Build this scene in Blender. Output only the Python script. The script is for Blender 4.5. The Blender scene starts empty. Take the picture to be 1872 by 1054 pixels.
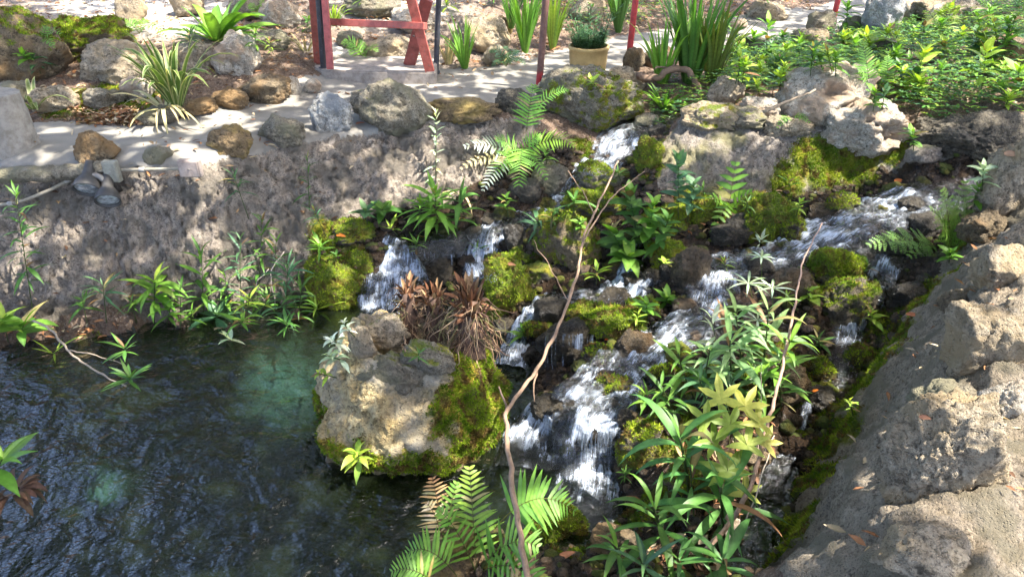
import bpy, math, random
import numpy as np
from mathutils import Vector, Matrix
from mathutils.bvhtree import BVHTree
R = math.radians
rng = np.random.default_rng(7)
random.seed(7)
scene = bpy.context.scene
COL = scene.collection
# ------------------------------------------------------------------ camera, sky, sun, exposure
PITCH = 30.0; CAMZ = 2.6; FPX = 1300.0
cam_data = bpy.data.cameras.new('camera'); cam = bpy.data.objects.new('camera', cam_data)
COL.objects.link(cam); cam.location = (0, 0, CAMZ); cam.rotation_euler = (R(90 - PITCH), 0, 0)
cam_data.sensor_width = 36; cam_data.lens = FPX / 1872 * 36; cam_data.clip_start = 0.05; cam_data.clip_end = 1000
scene.camera = cam
SUN = Vector((0.42, -0.12, 0.0)); SUN.z = math.tan(R(62)) * math.hypot(SUN.x, SUN.y); SUN.normalize()
world = bpy.data.worlds.new('World'); scene.world = world; world.use_nodes = True
wn = world.node_tree; bg = wn.nodes['Background']; sky = wn.nodes.new('ShaderNodeTexSky')
sky.sky_type = 'NISHITA'; sky.sun_disc = False
sky.sun_elevation = math.asin(SUN.z); sky.sun_rotation = math.atan2(SUN.x, SUN.y)
wn.links.new(sky.outputs[0], bg.inputs[0]); bg.inputs[1].default_value = 0.15; sky.air_density = .55; sky.dust_density = 2.5; sky.ozone_density = .6
sl = bpy.data.lights.new('sun', 'SUN'); sl.energy = 2.35; sl.angle = R(0.5); sl.color = (1.0, 0.95, 0.87)
so = bpy.data.objects.new('sun', sl); COL.objects.link(so); so.rotation_euler = (-SUN).to_track_quat('-Z', 'Y').to_euler()
vs = scene.view_settings; vs.view_transform = 'Standard'; vs.look = 'None'; vs.gamma = 1; vs.exposure = 3.05

cp, sp = math.cos(R(PITCH)), math.sin(R(PITCH))
def ray(px, py):
    cx = (px - 936) / FPX; cy = (527 - py) / FPX
    return np.array((cx, cp + cy * sp, -sp + cy * cp))
def P(px, py, z):                       # the point of the place seen at a pixel of the photo, at height z
    d = ray(px, py); t = (z - CAMZ) / d[2]
    return np.array((d[0] * t, d[1] * t, z))
def depth(p): return p[1] * cp - (p[2] - CAMZ) * sp
def proj(p):
    d = depth(p); u = p[1] * sp + (p[2] - CAMZ) * cp
    return 936 + FPX * p[0] / d, 527 - FPX * u / d

# ------------------------------------------------------------------ numpy noise
_pt = rng.permutation(256); _pt = np.concatenate([_pt, _pt, _pt])
_gr = rng.normal(size=(256, 3)); _gr /= np.linalg.norm(_gr, axis=1)[:, None]
_rp = rng.random((256, 3))
def _h(i, j, k): return _pt[_pt[_pt[i & 255] + (j & 255)] + (k & 255)]
def perlin(p):
    p = np.asarray(p, float); i = np.floor(p).astype(int); f = p - i
    w = f * f * f * (f * (f * 6 - 15) + 10); out = 0
    for a in (0, 1):
        for b in (0, 1):
            for c in (0, 1):
                g = _gr[_h(i[:, 0] + a, i[:, 1] + b, i[:, 2] + c)]
                d = (g * (f - (a, b, c))).sum(1)
                out = out + d * (w[:, 0] if a else 1 - w[:, 0]) * (w[:, 1] if b else 1 - w[:, 1]) * (w[:, 2] if c else 1 - w[:, 2])
    return out * 1.5
def fbm(p, o=4, g=0.5, l=2.03):
    s = 0; a = 1; p = np.asarray(p, float)
    for k in range(o): s = s + a * perlin(p + k * 17.3); a *= g; p = p * l
    return s
def ridge(p, o=3):
    s = 0; a = 1; p = np.asarray(p, float)
    for k in range(o): s = s + a * (1 - 2 * np.abs(perlin(p + k * 9.1))); a *= .5; p = p * 2.1
    return s / 1.5 - .3
def worley(p):
    p = np.asarray(p, float); i = np.floor(p).astype(int); f = p - i
    f1 = np.full(len(p), 9.0); f2 = f1.copy()
    for a in (-1, 0, 1):
        for b in (-1, 0, 1):
            for c in (-1, 0, 1):
                q = _rp[_h(i[:, 0] + a, i[:, 1] + b, i[:, 2] + c)] + (a, b, c)
                d = np.sqrt(((q - f) ** 2).sum(1))
                f2 = np.minimum(f2, np.maximum(f1, d)); f1 = np.minimum(f1, d)
    return f1, f2
def sstep(a, b, x):
    t = np.clip((x - a) / (b - a), 0, 1); return t * t * (3 - 2 * t)

# ------------------------------------------------------------------ objects
def tag(o, label=None, cat=None, group=None, kind=None):
    if label: o['label'] = label
    if cat: o['category'] = cat
    if group: o['group'] = group
    if kind: o['kind'] = kind
    return o
def empty(name, loc, label, cat, group=None, rz=0):
    o = bpy.data.objects.new(name, None); COL.objects.link(o); o.location = loc; o.rotation_euler = (0, 0, rz)
    o.empty_display_size = .05
    return tag(o, label, cat, group)
def mesh_obj(name, v, f, m, parent=None, attrs=None, smooth=True, uv=None):
    """v (n,3) numpy, f (m,k) numpy or list of faces"""
    me = bpy.data.meshes.new(name); v = np.asarray(v, np.float32)
    if isinstance(f, np.ndarray):
        me.vertices.add(len(v)); me.vertices.foreach_set('co', v.ravel())
        k = f.shape[1]; me.loops.add(f.size); me.loops.foreach_set('vertex_index', f.ravel().astype(np.int32))
        me.polygons.add(len(f)); me.polygons.foreach_set('loop_start', np.arange(0, f.size, k, dtype=np.int32))
        me.polygons.foreach_set('loop_total', np.full(len(f), k, np.int32)); me.update(calc_edges=True)
    else: me.from_pydata([tuple(x) for x in v.tolist()], [], f); me.update()
    if attrs:
        for n, a in attrs.items():
            a = np.asarray(a, np.float32)
            if a.ndim == 1: at = me.attributes.new(n, 'FLOAT', 'POINT'); at.data.foreach_set('value', a)
            elif a.shape[1] == 2:
                at = me.attributes.new(n, 'FLOAT_VECTOR', 'POINT'); at.data.foreach_set('vector', np.c_[a, np.zeros(len(a))].astype(np.float32).ravel())
            else: at = me.attributes.new(n, 'FLOAT_COLOR', 'POINT'); at.data.foreach_set('color', np.c_[a, np.ones(len(a))].astype(np.float32).ravel())
    me.polygons.foreach_set('use_smooth', np.full(len(me.polygons), smooth)); me.materials.append(m)
    o = bpy.data.objects.new(name, me); COL.objects.link(o)
    if parent: o.parent = parent
    return o
class MB:
    """collects leaves, tubes and boxes; build() links them as one mesh object"""
    def __init__(s): s.v = []; s.f = []; s.c = []; s.n = 0
    def add(s, v, f, c=(1, 1, 1)):
        v = np.asarray(v, float).reshape(-1, 3); s.v.append(v); c = np.asarray(c, float)
        s.c.append(np.tile(c, (len(v), 1)) if c.ndim == 1 else c)
        s.f.extend([tuple(i + s.n for i in q) for q in f]); s.n += len(v)
    def tube(s, pts, r, c=(.3, .3, .3), n=6, cap=True):
        pts = np.asarray(pts, float); k = len(pts); r = np.broadcast_to(np.asarray(r, float), (k,))
        t = np.gradient(pts, axis=0); t /= np.linalg.norm(t, axis=1)[:, None] + 1e-9
        a = np.cross(t[0], (0.31, .21, .93)); 
        if np.linalg.norm(a) < .05: a = np.cross(t[0], (1, 0, 0))
        V = []
        for i in range(k):
            a = a - t[i] * a.dot(t[i]); a /= np.linalg.norm(a) + 1e-9; b = np.cross(t[i], a)
            for j in range(n):
                w = 2 * math.pi * j / n; V.append(pts[i] + r[i] * (a * math.cos(w) + b * math.sin(w)))
        F = [(i * n + j, i * n + (j + 1) % n, (i + 1) * n + (j + 1) % n, (i + 1) * n + j) for i in range(k - 1) for j in range(n)]
        if cap: F.append(tuple(range(n))[::-1]); F.append(tuple((k - 1) * n + j for j in range(n)))
        s.add(V, F, c)
    def prism(s, a, b, w, h, up=(0, 0, 1), c=(.3, .3, .3), bev=.004):
        """bevelled bar from a to b, w across, h in the up direction"""
        a = np.asarray(a, float); b = np.asarray(b, float); t = b - a; L = np.linalg.norm(t); t /= L
        x = np.cross(t, up); x /= np.linalg.norm(x); u = np.cross(x, t)
        prof = [(-w/2+bev, -h/2), (w/2-bev, -h/2), (w/2, -h/2+bev), (w/2, h/2-bev), (w/2-bev, h/2), (-w/2+bev, h/2), (-w/2, h/2-bev), (-w/2, -h/2+bev)]
        V = []
        for (q, k) in ((0, .82), (bev, 1), (L - bev, 1), (L, .82)):
            for (i, j) in prof: V.append(a + t * q + x * i * (1 if k == 1 else 1 - 2*bev / w) + u * j * (1 if k == 1 else 1 - 2*bev / h))
        F = [(i * 8 + j, i * 8 + (j + 1) % 8, (i + 1) * 8 + (j + 1) % 8, (i + 1) * 8 + j) for i in range(3) for j in range(8)]
        F += [tuple(range(8))[::-1], tuple(24 + j for j in range(8))]
        s.add(V, F, c)
    def lathe(s, c0, axis, prof, n=20, c=(.3, .3, .3)):
        """prof list of (distance along the axis, radius)"""
        c0 = np.asarray(c0, float); t = np.asarray(axis, float); t /= np.linalg.norm(t)
        a = np.cross(t, (0.1, .9, .3)); a /= np.linalg.norm(a); b = np.cross(t, a); V = []
        for (q, r) in prof:
            for j in range(n):
                w = 2 * math.pi * j / n; V.append(c0 + t * q + r * (a * math.cos(w) + b * math.sin(w)))
        k = len(prof); F = [(i * n + j, i * n + (j + 1) % n, (i + 1) * n + (j + 1) % n, (i + 1) * n + j) for i in range(k - 1) for j in range(n)]
        s.add(V, F, c)
    def build(s, name, m, parent=None, smooth=True, origin=None):
        if not s.v: s.add([(0, 0, 0), (.001, 0, 0), (0, .001, 0)], [(0, 1, 2)])
        v = np.concatenate(s.v)
        if origin is not None: v = v - np.asarray(origin)
        o = mesh_obj(name, v, s.f, m, parent, {'col': np.concatenate(s.c)}, smooth)
        if origin is not None and parent is None: o.location = origin
        return o

# ------------------------------------------------------------------ materials
class NT:
    def __init__(s, name):
        s.m = bpy.data.materials.new(name); s.m.use_nodes = True; s.t = s.m.node_tree; s.t.nodes.clear()
        s.out = s.n('ShaderNodeOutputMaterial')
    def n(s, t, **kw):
        x = s.t.nodes.new(t)
        for k, v in kw.items(): setattr(x, k, v)
        return x
    def l(s, a, b): s.t.links.new(a, b)
    def put(s, sock, v):
        if hasattr(v, 'is_linked') or hasattr(v, 'links'): s.l(v, sock)
        elif isinstance(v, (tuple, list)): sock.default_value = tuple(v) + ((1,) if len(v) == 3 and sock.type == 'RGBA' else ())
        else: sock.default_value = v
    def attr(s, name, o='Fac'): return s.n('ShaderNodeAttribute', attribute_name=name).outputs[o]
    def pos(s, sc=(1, 1, 1)):
        g = s.n('ShaderNodeNewGeometry'); m = s.n('ShaderNodeMapping'); m.inputs['Scale'].default_value = sc
        s.l(g.outputs['Position'], m.inputs[0]); return m.outputs[0]
    def noise(s, sc, d=4, r=.55, vec=None, dist=0, o='Fac'):
        x = s.n('ShaderNodeTexNoise'); x.inputs['Scale'].default_value = sc; x.inputs['Detail'].default_value = d
        x.inputs['Roughness'].default_value = r; x.inputs['Distortion'].default_value = dist
        s.l(vec if vec is not None else s.pos(), x.inputs['Vector']); return x.outputs[o]
    def vor(s, sc, vec=None, feat='F1', o='Distance'):
        x = s.n('ShaderNodeTexVoronoi', feature=feat); x.inputs['Scale'].default_value = sc
        s.l(vec if vec is not None else s.pos(), x.inputs['Vector']); return x.outputs[o]
    def ramp(s, v, stops):
        x = s.n('ShaderNodeValToRGB'); e = x.color_ramp.elements
        while len(e) < len(stops): e.new(.5)
        for q, (p, c) in zip(e, stops):
            q.position = p; q.color = (c, c, c, 1) if not isinstance(c, tuple) else tuple(c) + (1,)
        s.l(v, x.inputs[0]); return x.outputs[0]
    def mix(s, f, a, b, mode='MIX'):
        x = s.n('ShaderNodeMix', data_type='RGBA', blend_type=mode); s.put(x.inputs[0], f); s.put(x.inputs[6], a); s.put(x.inputs[7], b)
        return x.outputs[2]
    def math(s, op, a, b=0.0, c=0.0):
        x = s.n('ShaderNodeMath', operation=op); s.put(x.inputs[0], a); s.put(x.inputs[1], b)
        if op in ('MULTIPLY_ADD',): s.put(x.inputs[2], c)
        return x.outputs[0]
    def bump(s, h, st=.5, d=.01, nrm=None):
        x = s.n('ShaderNodeBump'); x.inputs['Strength'].default_value = st; x.inputs['Distance'].default_value = d
        s.l(h, x.inputs['Height']); 
        if nrm: s.l(nrm, x.inputs['Normal'])
        return x.outputs[0]
    def bsdf(s, col, rough=.8, nrm=None, spec=.5, **kw):
        x = s.n('ShaderNodeBsdfPrincipled'); s.put(x.inputs['Base Color'], col); s.put(x.inputs['Roughness'], rough)
        s.put(x.inputs['Specular IOR Level'], spec)
        for k, v in kw.items(): s.put(x.inputs[k], v)
        if nrm: s.l(nrm, x.inputs['Normal'])
        return x.outputs[0]
    def done(s, sh): s.l(sh, s.out.inputs[0]); return s.m

def mat_rock(name, c1, c2, c3, sc=9, wet=0.0, pits=.5, moss=(.125, .165, .012), blot=None, bst=.8, sunglow=(.42, .66, .66)):
    t = NT(name); n1 = t.noise(sc, 6, .62, dist=.6); n2 = t.noise(sc * 5, 5, .65); n3 = t.noise(sc * .35, 3, .5)
    c = t.mix(t.ramp(n1, [(.36, 0.), (.62, 1.)]), c1, c2)
    c = t.mix(t.ramp(n2, [(.50, 0.), (.68, .85)]), c, c3)
    c = t.mix(t.ramp(t.noise(sc * 2.2, 6, .75), [(.53, 0.), (.62, .85)]), c, tuple(x * .33 for x in c1))
    c = t.mix(t.ramp(t.noise(sc * 7, 5, .75), [(.55, 0.), (.66, .8)]), c, tuple(x * .28 for x in c3))
    if blot: c = t.mix(t.ramp(n3, [(.48, 0.), (.60, .9)]), c, blot)
    v = t.vor(sc * 6)
    pit = t.ramp(v, [(.0, 0.), (.32, 1.)])
    h = t.math('ADD', t.math('MULTIPLY', n1, .9), t.math('MULTIPLY', n2, .55)); h = t.math('ADD', h, t.math('MULTIPLY', t.noise(sc * 18, 4, .7), .3))
    h = t.math('ADD', h, t.math('MULTIPLY', pit, pits * .45))
    ms = t.attr('moss'); mo = t.math('ADD', ms, t.math('MULTIPLY', t.math('SUBTRACT', t.noise(30, 4, .7), .5), .9))
    mo = t.ramp(mo, [(.42, 0.), (.62, 1.)])
    mc = t.mix(t.noise(70, 4, .7), tuple(x * .35 for x in moss), tuple(x * 1.5 for x in moss))
    mc = t.mix(t.ramp(t.noise(9, 3), [(.45, 0.), (.65, 1.)]), mc, (moss[0] * 1.9, moss[1] * 1.25, moss[2]))
    mc = t.mix(t.ramp(t.noise(14, 5, .7), [(.56, 0.), (.64, .8)]), mc, (.10, .065, .025))
    c = t.mix(mo, c, mc)
    c = t.mix(t.math('MULTIPLY', t.attr('sunglow'), .9), c, sunglow)
    wt = t.attr('wet')
    c = t.mix(wt, c, t.mix(1.0, c, (.34, .33, .32), 'MULTIPLY'))
    ro = t.math('MAXIMUM', t.math('SUBTRACT', .88 - wet * .5, t.math('MULTIPLY', wt, .62)), t.math('MULTIPLY', mo, .85))
    return t.done(t.bsdf(c, ro, t.bump(h, min(1, bst * 1.25), .045), .45))
M = {}
M['mortar'] = mat_rock('mortar', (.235, .195, .15), (.35, .305, .25), (.13, .105, .08), 11, pits=.5, blot=(.215, .195, .095))
M['mortar_wall'] = mat_rock('mortar_wall', (.29, .235, .178), (.42, .355, .28), (.14, .11, .088), 12, pits=.6, bst=1.0, blot=(.17, .145, .11))
M['parapet'] = mat_rock('parapet_mortar', (.285, .225, .15), (.42, .345, .25), (.15, .115, .075), 17, pits=.8, blot=(.20, .17, .11))
M['wetrock'] = mat_rock('wet_rock', (.075, .052, .034), (.15, .10, .065), (.03, .024, .02), 18, wet=.9, pits=.8, bst=1.0)
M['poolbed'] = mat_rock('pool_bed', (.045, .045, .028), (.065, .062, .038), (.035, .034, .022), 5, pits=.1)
M['earth'] = mat_rock('earth', (.14, .085, .05), (.25, .16, .10), (.42, .33, .25), 16, pits=.4, sunglow=(.66, .62, .54))
M['limestone'] = mat_rock('limestone', (.31, .245, .155), (.48, .40, .285), (.14, .105, .065), 13, pits=1, blot=(.40, .30, .17))
M['palestone'] = mat_rock('pale_stone', (.50, .42, .31), (.66, .59, .47), (.27, .20, .135), 15, pits=1, blot=(.48, .34, .22))
M['brownstone'] = mat_rock('brown_stone', (.15, .11, .065), (.25, .19, .11), (.07, .055, .035), 12, pits=1, blot=(.25, .15, .06))
M['ochrestone'] = mat_rock('ochre_stone', (.18, .12, .055), (.29, .20, .10), (.09, .06, .035), 12, pits=.8, blot=(.34, .24, .07))
M['greystone'] = mat_rock('grey_stone', (.20, .165, .11), (.33, .29, .21), (.10, .085, .06), 14, pits=.8, blot=(.22, .20, .12))
M['quartz'] = mat_rock('quartz_stone', (.34, .325, .29), (.58, .56, .50), (.2, .15, .09), 12, pits=.3, blot=(.25, .265, .27))
M['darkstone'] = mat_rock('dark_stone', (.10, .085, .06), (.18, .15, .10), (.04, .035, .03), 12, pits=.8)
def mat_path():
    t = NT('path_concrete'); c = t.mix(t.ramp(t.noise(2.5, 5, .6), [(.35, 0.), (.65, 1.)]), (.195, .18, .148), (.26, .242, .205))
    c = t.mix(t.ramp(t.noise(1.1, 4, .7), [(.52, 0.), (.62, .5)]), c, (.13, .118, .095))
    c = t.mix(t.ramp(t.noise(120, 3, .6), [(.4, 0.), (.7, .5)]), c, (.18, .155, .13))
    h = t.math('ADD', t.noise(60, 5, .7), t.math('MULTIPLY', t.noise(6, 3), .8))
    return t.done(t.bsdf(c, .85, t.bump(h, .35, .008), .4))
M['path'] = mat_path()
def mat_leaf(name='leaf', tr=.35, rough=.5, spec=.45, vein=True):
    t = NT(name); c = t.attr('col', 'Color')
    c = t.mix(t.ramp(t.noise(45, 3, .6), [(.3, 0.), (.75, 1.)]), c, t.mix(1.0, c, (.62, .66, .55), 'MULTIPLY'))
    b = t.bsdf(c, rough, t.bump(t.noise(160, 2, .5), .25, .003), spec)
    x = t.n('ShaderNodeBsdfTranslucent'); t.l(t.mix(1.0, c, (1.25, 1.35, .55), 'MULTIPLY'), x.inputs[0])
    m = t.n('ShaderNodeMixShader'); m.inputs[0].default_value = tr; t.l(b, m.inputs[1]); t.l(x.outputs[0], m.inputs[2])
    return t.done(m.outputs[0])
M['leaf'] = mat_leaf(); M['dry'] = mat_leaf('dry_leaf', .15, .75, .25); M['moss'] = mat_leaf('moss_tuft', .25, .9, .1)
def mat_col(name, rough=.7, bs=.3, sc=80, metal=0, spec=.4, dirt=.5, coat=0.0, chips=False):
    t = NT(name); c = t.attr('col', 'Color')
    c = t.mix(t.ramp(t.noise(sc * .4, 5, .7), [(.42, 0.), (.66, dirt)]), c, t.mix(1.0, c, (.5, .45, .4), 'MULTIPLY'))
    if chips: c = t.mix(t.ramp(t.noise(38, 6, .75), [(.60, 0.), (.625, .85)]), c, (.13, .10, .08))
    h = t.noise(sc, 4, .65)
    return t.done(t.bsdf(c, rough, t.bump(h, bs, .004), spec, Metallic=metal))
M['bark'] = mat_col('bark', .85, .8, 90); M['paint'] = mat_col('weathered_paint', .5, .25, 40, dirt=.9, chips=True)
M['iron'] = mat_col('grey_housing', .5, .25, 60, dirt=.6); M['concrete'] = mat_col('cast_concrete', .9, .7, 45, dirt=.7)
M['clay'] = mat_col('clay_pot', .75, .3, 14, dirt=.65)
# ------------------------------------------------------------------ water courses: pixel, height, half width (px), foam
FLOW = {
 'upper': [(1240,214,.81,40,.0),(1195,220,.80,44,.05),(1160,236,.79,44,.35),(1128,262,.70,52,.9),(1108,296,.61,58,.9),(1075,312,.58,52,1.),(1042,336,.55,30,.9),(1028,362,.50,20,1.),(1020,386,.465,26,1.),(975,392,.45,36,.7),(930,398,.44,28,.4),(903,414,.41,28,.6),(888,440,.34,24,1.),(882,476,.24,24,1.),(892,504,.17,32,1.),(905,520,.15,34,.5),(880,552,.06,45,.2)],
 'shelf': [(905,418,.40,20,.2),(850,424,.37,22,.1),(790,430,.362,24,.0),(735,438,.355,40,.1),(722,447,.35,44,.5),(716,470,.27,42,.85),(712,496,.19,40,.9),(708,508,.175,38,.6),(705,528,.12,38,.8),(702,562,.01,36,.9),(700,580,.004,46,.3)],
 'middle': [(1195,420,.45,20,.2),(1172,450,.42,20,.4),(1150,480,.37,22,.9),(1143,512,.28,24,1.),(1118,540,.24,40,1.),(1060,545,.225,34,.4),(1004,548,.20,22,.4),(976,560,.18,14,1.),(956,600,.10,19,1.),(940,640,.04,24,1.),(932,672,.0,28,1.)],
 'side': [(1222,500,.34,12,.5),(1180,515,.30,16,1.),(1148,552,.23,22,1.)],
 'main': [(1830,318,.86,26,.0),(1770,332,.80,36,.0),(1715,345,.78,42,.1),(1672,358,.76,42,.5),(1640,376,.70,48,.9),(1595,388,.67,50,.8),(1550,402,.64,50,.6),(1508,426,.57,50,.85),(1462,450,.51,40,1.),(1410,468,.49,36,.9),(1350,474,.475,34,.8),(1312,498,.44,40,.8),(1300,540,.385,38,.95),(1285,578,.335,42,.7),(1240,608,.31,46,1.),(1200,640,.28,52,.9),(1160,684,.25,46,.8),(1130,724,.235,48,.95),(1102,756,.22,52,1.),(1088,782,.19,52,.9),(1082,830,.08,50,.7),(1080,884,.004,54,1.),(1072,930,.004,60,.55),(1060,975,.003,55,.1)],
 'lobe': [(1130,726,.235,30,.9),(1080,738,.22,36,.8),(1035,738,.20,38,.6),(1002,752,.14,38,.9),(982,780,.05,38,1.),(972,812,.004,50,.95),(962,860,.003,60,.3)],
 'centre': [(1120,640,.275,24,.3),(1098,672,.255,26,.8),(1080,698,.245,34,.9),(1052,722,.235,36,.9),(1030,742,.21,30,.8)],
 'right': [(1672,400,.67,22,.3),(1645,440,.57,24,.2),(1615,478,.50,26,.5),(1602,512,.42,32,.8),(1585,528,.40,48,.2),(1560,545,.385,26,.3),(1556,575,.31,24,.8),(1552,612,.23,28,.9),(1538,652,.19,38,.4),(1515,685,.175,30,.1),(1484,722,.15,12,.5),(1466,770,.09,9,1.),(1442,828,.03,13,1.),(1412,868,.006,24,.6),(1395,910,.004,34,.1)],
}
CP = []   # ground control points in world space
def C(*l):
    for a in l: CP.append(P(*a))
for k, fl in FLOW.items():
    for (x, y, z, w, fo) in fl:
        q = P(x, y, z); CP.append(q - (0, 0, .035 if z > .02 else .12)); s = depth(q) / FPX
# banks beside the flows
C((0,645,0),(120,625,0),(250,608,0),(400,598,0),(540,580,0),(610,562,0),(650,556,.02))
C((60,608,.06),(200,592,.07),(320,580,.07),(450,568,.07),(540,552,.08))
C((0,565,.13),(100,560,.14),(250,545,.15),(400,530,.16),(520,510,.2),(585,450,.36),(620,410,.44),(600,520,.16),(640,440,.37),(610,480,.28),(650,520,.14))
C((0,305,.93),(60,306,.93),(140,306,.93),(250,302,.95),(350,300,.95),(420,285,.95),(520,262,.95),(610,245,.95),(700,235,.95),(780,228,.95),(850,220,.95),(940,212,.94),(985,225,.9))
C((660,385,.5),(750,370,.55),(800,360,.58),(850,340,.64),(820,400,.42),(900,350,.60),(960,330,.64),(960,360,.56),(930,300,.74),(1000,290,.72))
C((60,250,.95),(60,225,.95),(150,230,.95),(200,262,.95),(350,230,.95),(350,262,.95),(500,190,.95),(500,230,.95),(600,160,.95),(600,215,.95),(750,160,.95),(800,190,.95),(900,140,.95),(900,175,.95),(1000,120,.95),(960,165,.95),(1060,110,.95),(1120,85,.95),(1120,112,.95),(1200,90,.95),(1300,75,.95),(1300,50,.95),(1400,50,.95),(1450,62,.95),(1500,30,.95),(1560,34,.95),(1620,20,.97),(680,150,.95),(800,130,.95))
C((60,200,1.0),(140,200,1.0),(250,228,.96),(300,215,.98),(400,195,.99),(530,163,.99),(60,150,1.1),(150,130,1.14),(200,130,1.14),(330,140,1.1),(450,120,1.12),(120,60,1.28),(240,70,1.22),(30,60,1.3),(100,0,1.4),(250,0,1.36),(400,0,1.32),(330,40,1.26),(450,60,1.2),(500,20,1.24),(600,60,1.15),(530,110,1.12),(700,60,1.1),(700,0,1.3),(830,90,.98),(850,60,1.08),(900,0,1.25),(930,70,1.0),(1000,50,1.0),(1100,20,1.05),(1250,0,1.05),(1400,5,1.1),(1500,-30,1.1))
C((1180,160,.93),(1260,160,.95),(1300,190,.98),(1400,160,1.0),(1350,110,.97),(1450,100,.97),(1500,110,1.0),(1500,70,.96),(1600,100,1.05),(1700,100,1.15),(1850,100,1.3),(1600,50,1.0),(1700,30,1.15),(1850,20,1.25),(1650,180,1.1),(1850,190,1.22),(1760,190,1.15))
C((1215,250,.88),(1250,225,.97),(1300,212,1.02),(1400,208,1.05),(1500,208,1.06),(1600,240,1.02),(1690,270,.98),(1210,300,.76),(1215,350,.62),(1270,350,.62),(1350,345,.62),(1420,345,.62),(1480,345,.64),(1560,335,.68),(1640,315,.77),(1720,305,.86),(1300,290,.82),(1400,290,.82),(1500,280,.86),(1600,285,.86))
C((1260,400,.52),(1330,410,.51),(1400,425,.50),(1230,440,.47),(1180,380,.54),(1130,400,.5),(1080,400,.49),(1090,440,.43),(1060,490,.34),(1000,440,.40),(960,440,.40),(1010,500,.30),(940,490,.30),(935,540,.2),(1040,420,.46),(1250,470,.45),(1230,520,.36),(1180,580,.32),(1100,590,.27),(1050,590,.25),(1020,610,.22),(990,640,.1),(1040,660,.13),(1080,680,.20),(1000,700,.05),(1120,640,.27),(800,470,.22),(800,510,.1),(780,560,.0),(860,520,.12),(650,560,.0))
C((1080,690,.225),(1060,715,.215),(1100,700,.235))
C((1040,800,.04),(1020,830,-.05),(1000,880,-.15),(960,900,-.2),(1080,945,-.14),(1020,960,-.1),(900,900,-.3),(1150,860,.08),(1170,800,.2),(1170,760,.24),(1150,920,.04),(1230,740,.3),(1260,680,.34),(1330,640,.36),(1400,560,.44),(1450,520,.47),(1520,520,.44),(1500,600,.36),(1450,660,.34),(1400,720,.3),(1350,780,.25),(1270,800,.24),(1440,740,.25),(1400,800,.15),(1340,870,.13),(1250,880,.18),(1180,950,.14),(1280,960,.14),(1340,960,.06),(1120,1000,.16),(1000,1000,.14),(920,1000,.1),(850,1020,.05),(1050,1045,.22),(880,1054,.15),(1200,1040,.2),(1310,1040,.08))
C((1395,960,-.1),(1390,1010,-.12),(1370,1050,-.12),(1400,920,-.06))
C((1430,950,.03),(1420,1010,.03),(1410,1054,.05),(1480,860,.06),(1500,800,.14),(1530,740,.2),(1590,680,.25),(1630,620,.34),(1660,560,.45),(1700,500,.55),(1740,440,.64),(1790,390,.74),(1620,650,.32))
C((1872,290,1.18),(1860,400,1.16),(1830,480,1.12),(1790,560,1.06),(1770,640,1.05),(1740,720,1.05),(1700,800,1.04),(1650,900,1.02),(1600,1000,1.0),(1560,1054,.97),(1820,330,1.0),(1800,380,.85),(1740,520,.78),(1700,580,.72),(1640,700,.6),(1580,800,.55),(1520,900,.48),(1480,1000,.46))
C((1872,200,1.2),(1800,250,1.05),(1760,290,.95))
C((300,760,-.7),(100,800,-.7),(100,950,-.8),(500,700,-.6),(500,950,-.9),(700,950,-.6),(560,640,-.35),(250,670,-.25),(80,700,-.3),(400,650,-.3),(650,720,-.5),(700,640,-.35),(760,600,-.25),(840,880,-.35),(750,1040,-.5),(300,1054,-.9),(880,700,-.3),(880,620,-.12),(600,600,-.2))
for q in ((-4,1.2,-.5),(-2,1.3,-.5),(-1,1.3,-.4),(0,1.4,-.1),(.6,1.5,.2),(-3,.5,.8),(-1,.6,.8),(0,.8,.7),(.8,.9,.95),(0,0,.95),(-3,0,.95),(2,0,.95),(1.5,1.0,.96),(1.9,1.5,.97),(2.5,2.2,1.0),(3.2,3,1.05),(3.8,4,1.1),(4.5,5.2,1.15),(4,1,.95),(6,3,1.1),(-6,0,.95),(6,-3,.95),(-6,-3,.95),(0,-5,.95),
          (-5.0,3.2,-.1),(-5.2,2,-.3),(-5.6,4.4,.95),(-6,5.5,.97),(-6.5,8,1.5),(-6,3.3,.4),(-7,2,.8),(5,7,1.25),(7,7,1.3),(8,10,1.3),(-6,12,1.8),(-2,13,1.5),(2,13,1.2),(6,13,1.2),(-10,12,1.8),(12,12,1.5),(-12,20,1.6),(0,22,1.4),(12,20,1.4),(-10,5,1.2),(12,3,1.2),(0,40,1.5),(30,30,1.5),(-30,30,1.5),(30,-20,1),(-30,-20,1)):
    CP.append(np.array(q, float))
CP = np.array(CP)
def rbf_fit(pts, lam=.002):
    n = len(pts); r = np.sqrt(((pts[:, None, :2] - pts[None, :, :2]) ** 2).sum(2))
    A = np.zeros((n + 1, n + 1)); A[:n, :n] = -r - np.eye(n) * lam; A[:n, n] = 1; A[n, :n] = 1
    return np.linalg.solve(A, np.r_[pts[:, 2], 0])
CW = rbf_fit(CP)
def H(xy):
    xy = np.atleast_2d(xy)[:, :2]; out = np.empty(len(xy))
    for i in range(0, len(xy), 8000):
        r = np.sqrt(((xy[i:i+8000, None] - CP[None, :, :2]) ** 2).sum(2)); out[i:i+8000] = -r @ CW[:-1] + CW[-1]
    return out
def inpoly(xy, poly):
    x, y = xy[:, 0], xy[:, 1]; c = np.zeros(len(xy), bool); n = len(poly)
    for i in range(n):
        x0, y0 = poly[i][:2]; x1, y1 = poly[(i + 1) % n][:2]
        if y0 == y1: continue
        c ^= ((y0 > y) != (y1 > y)) & (x < (x1 - x0) * (y - y0) / (y1 - y0) + x0)
    return c
def polyw(pts): return np.array([P(*q) for q in pts])
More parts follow.
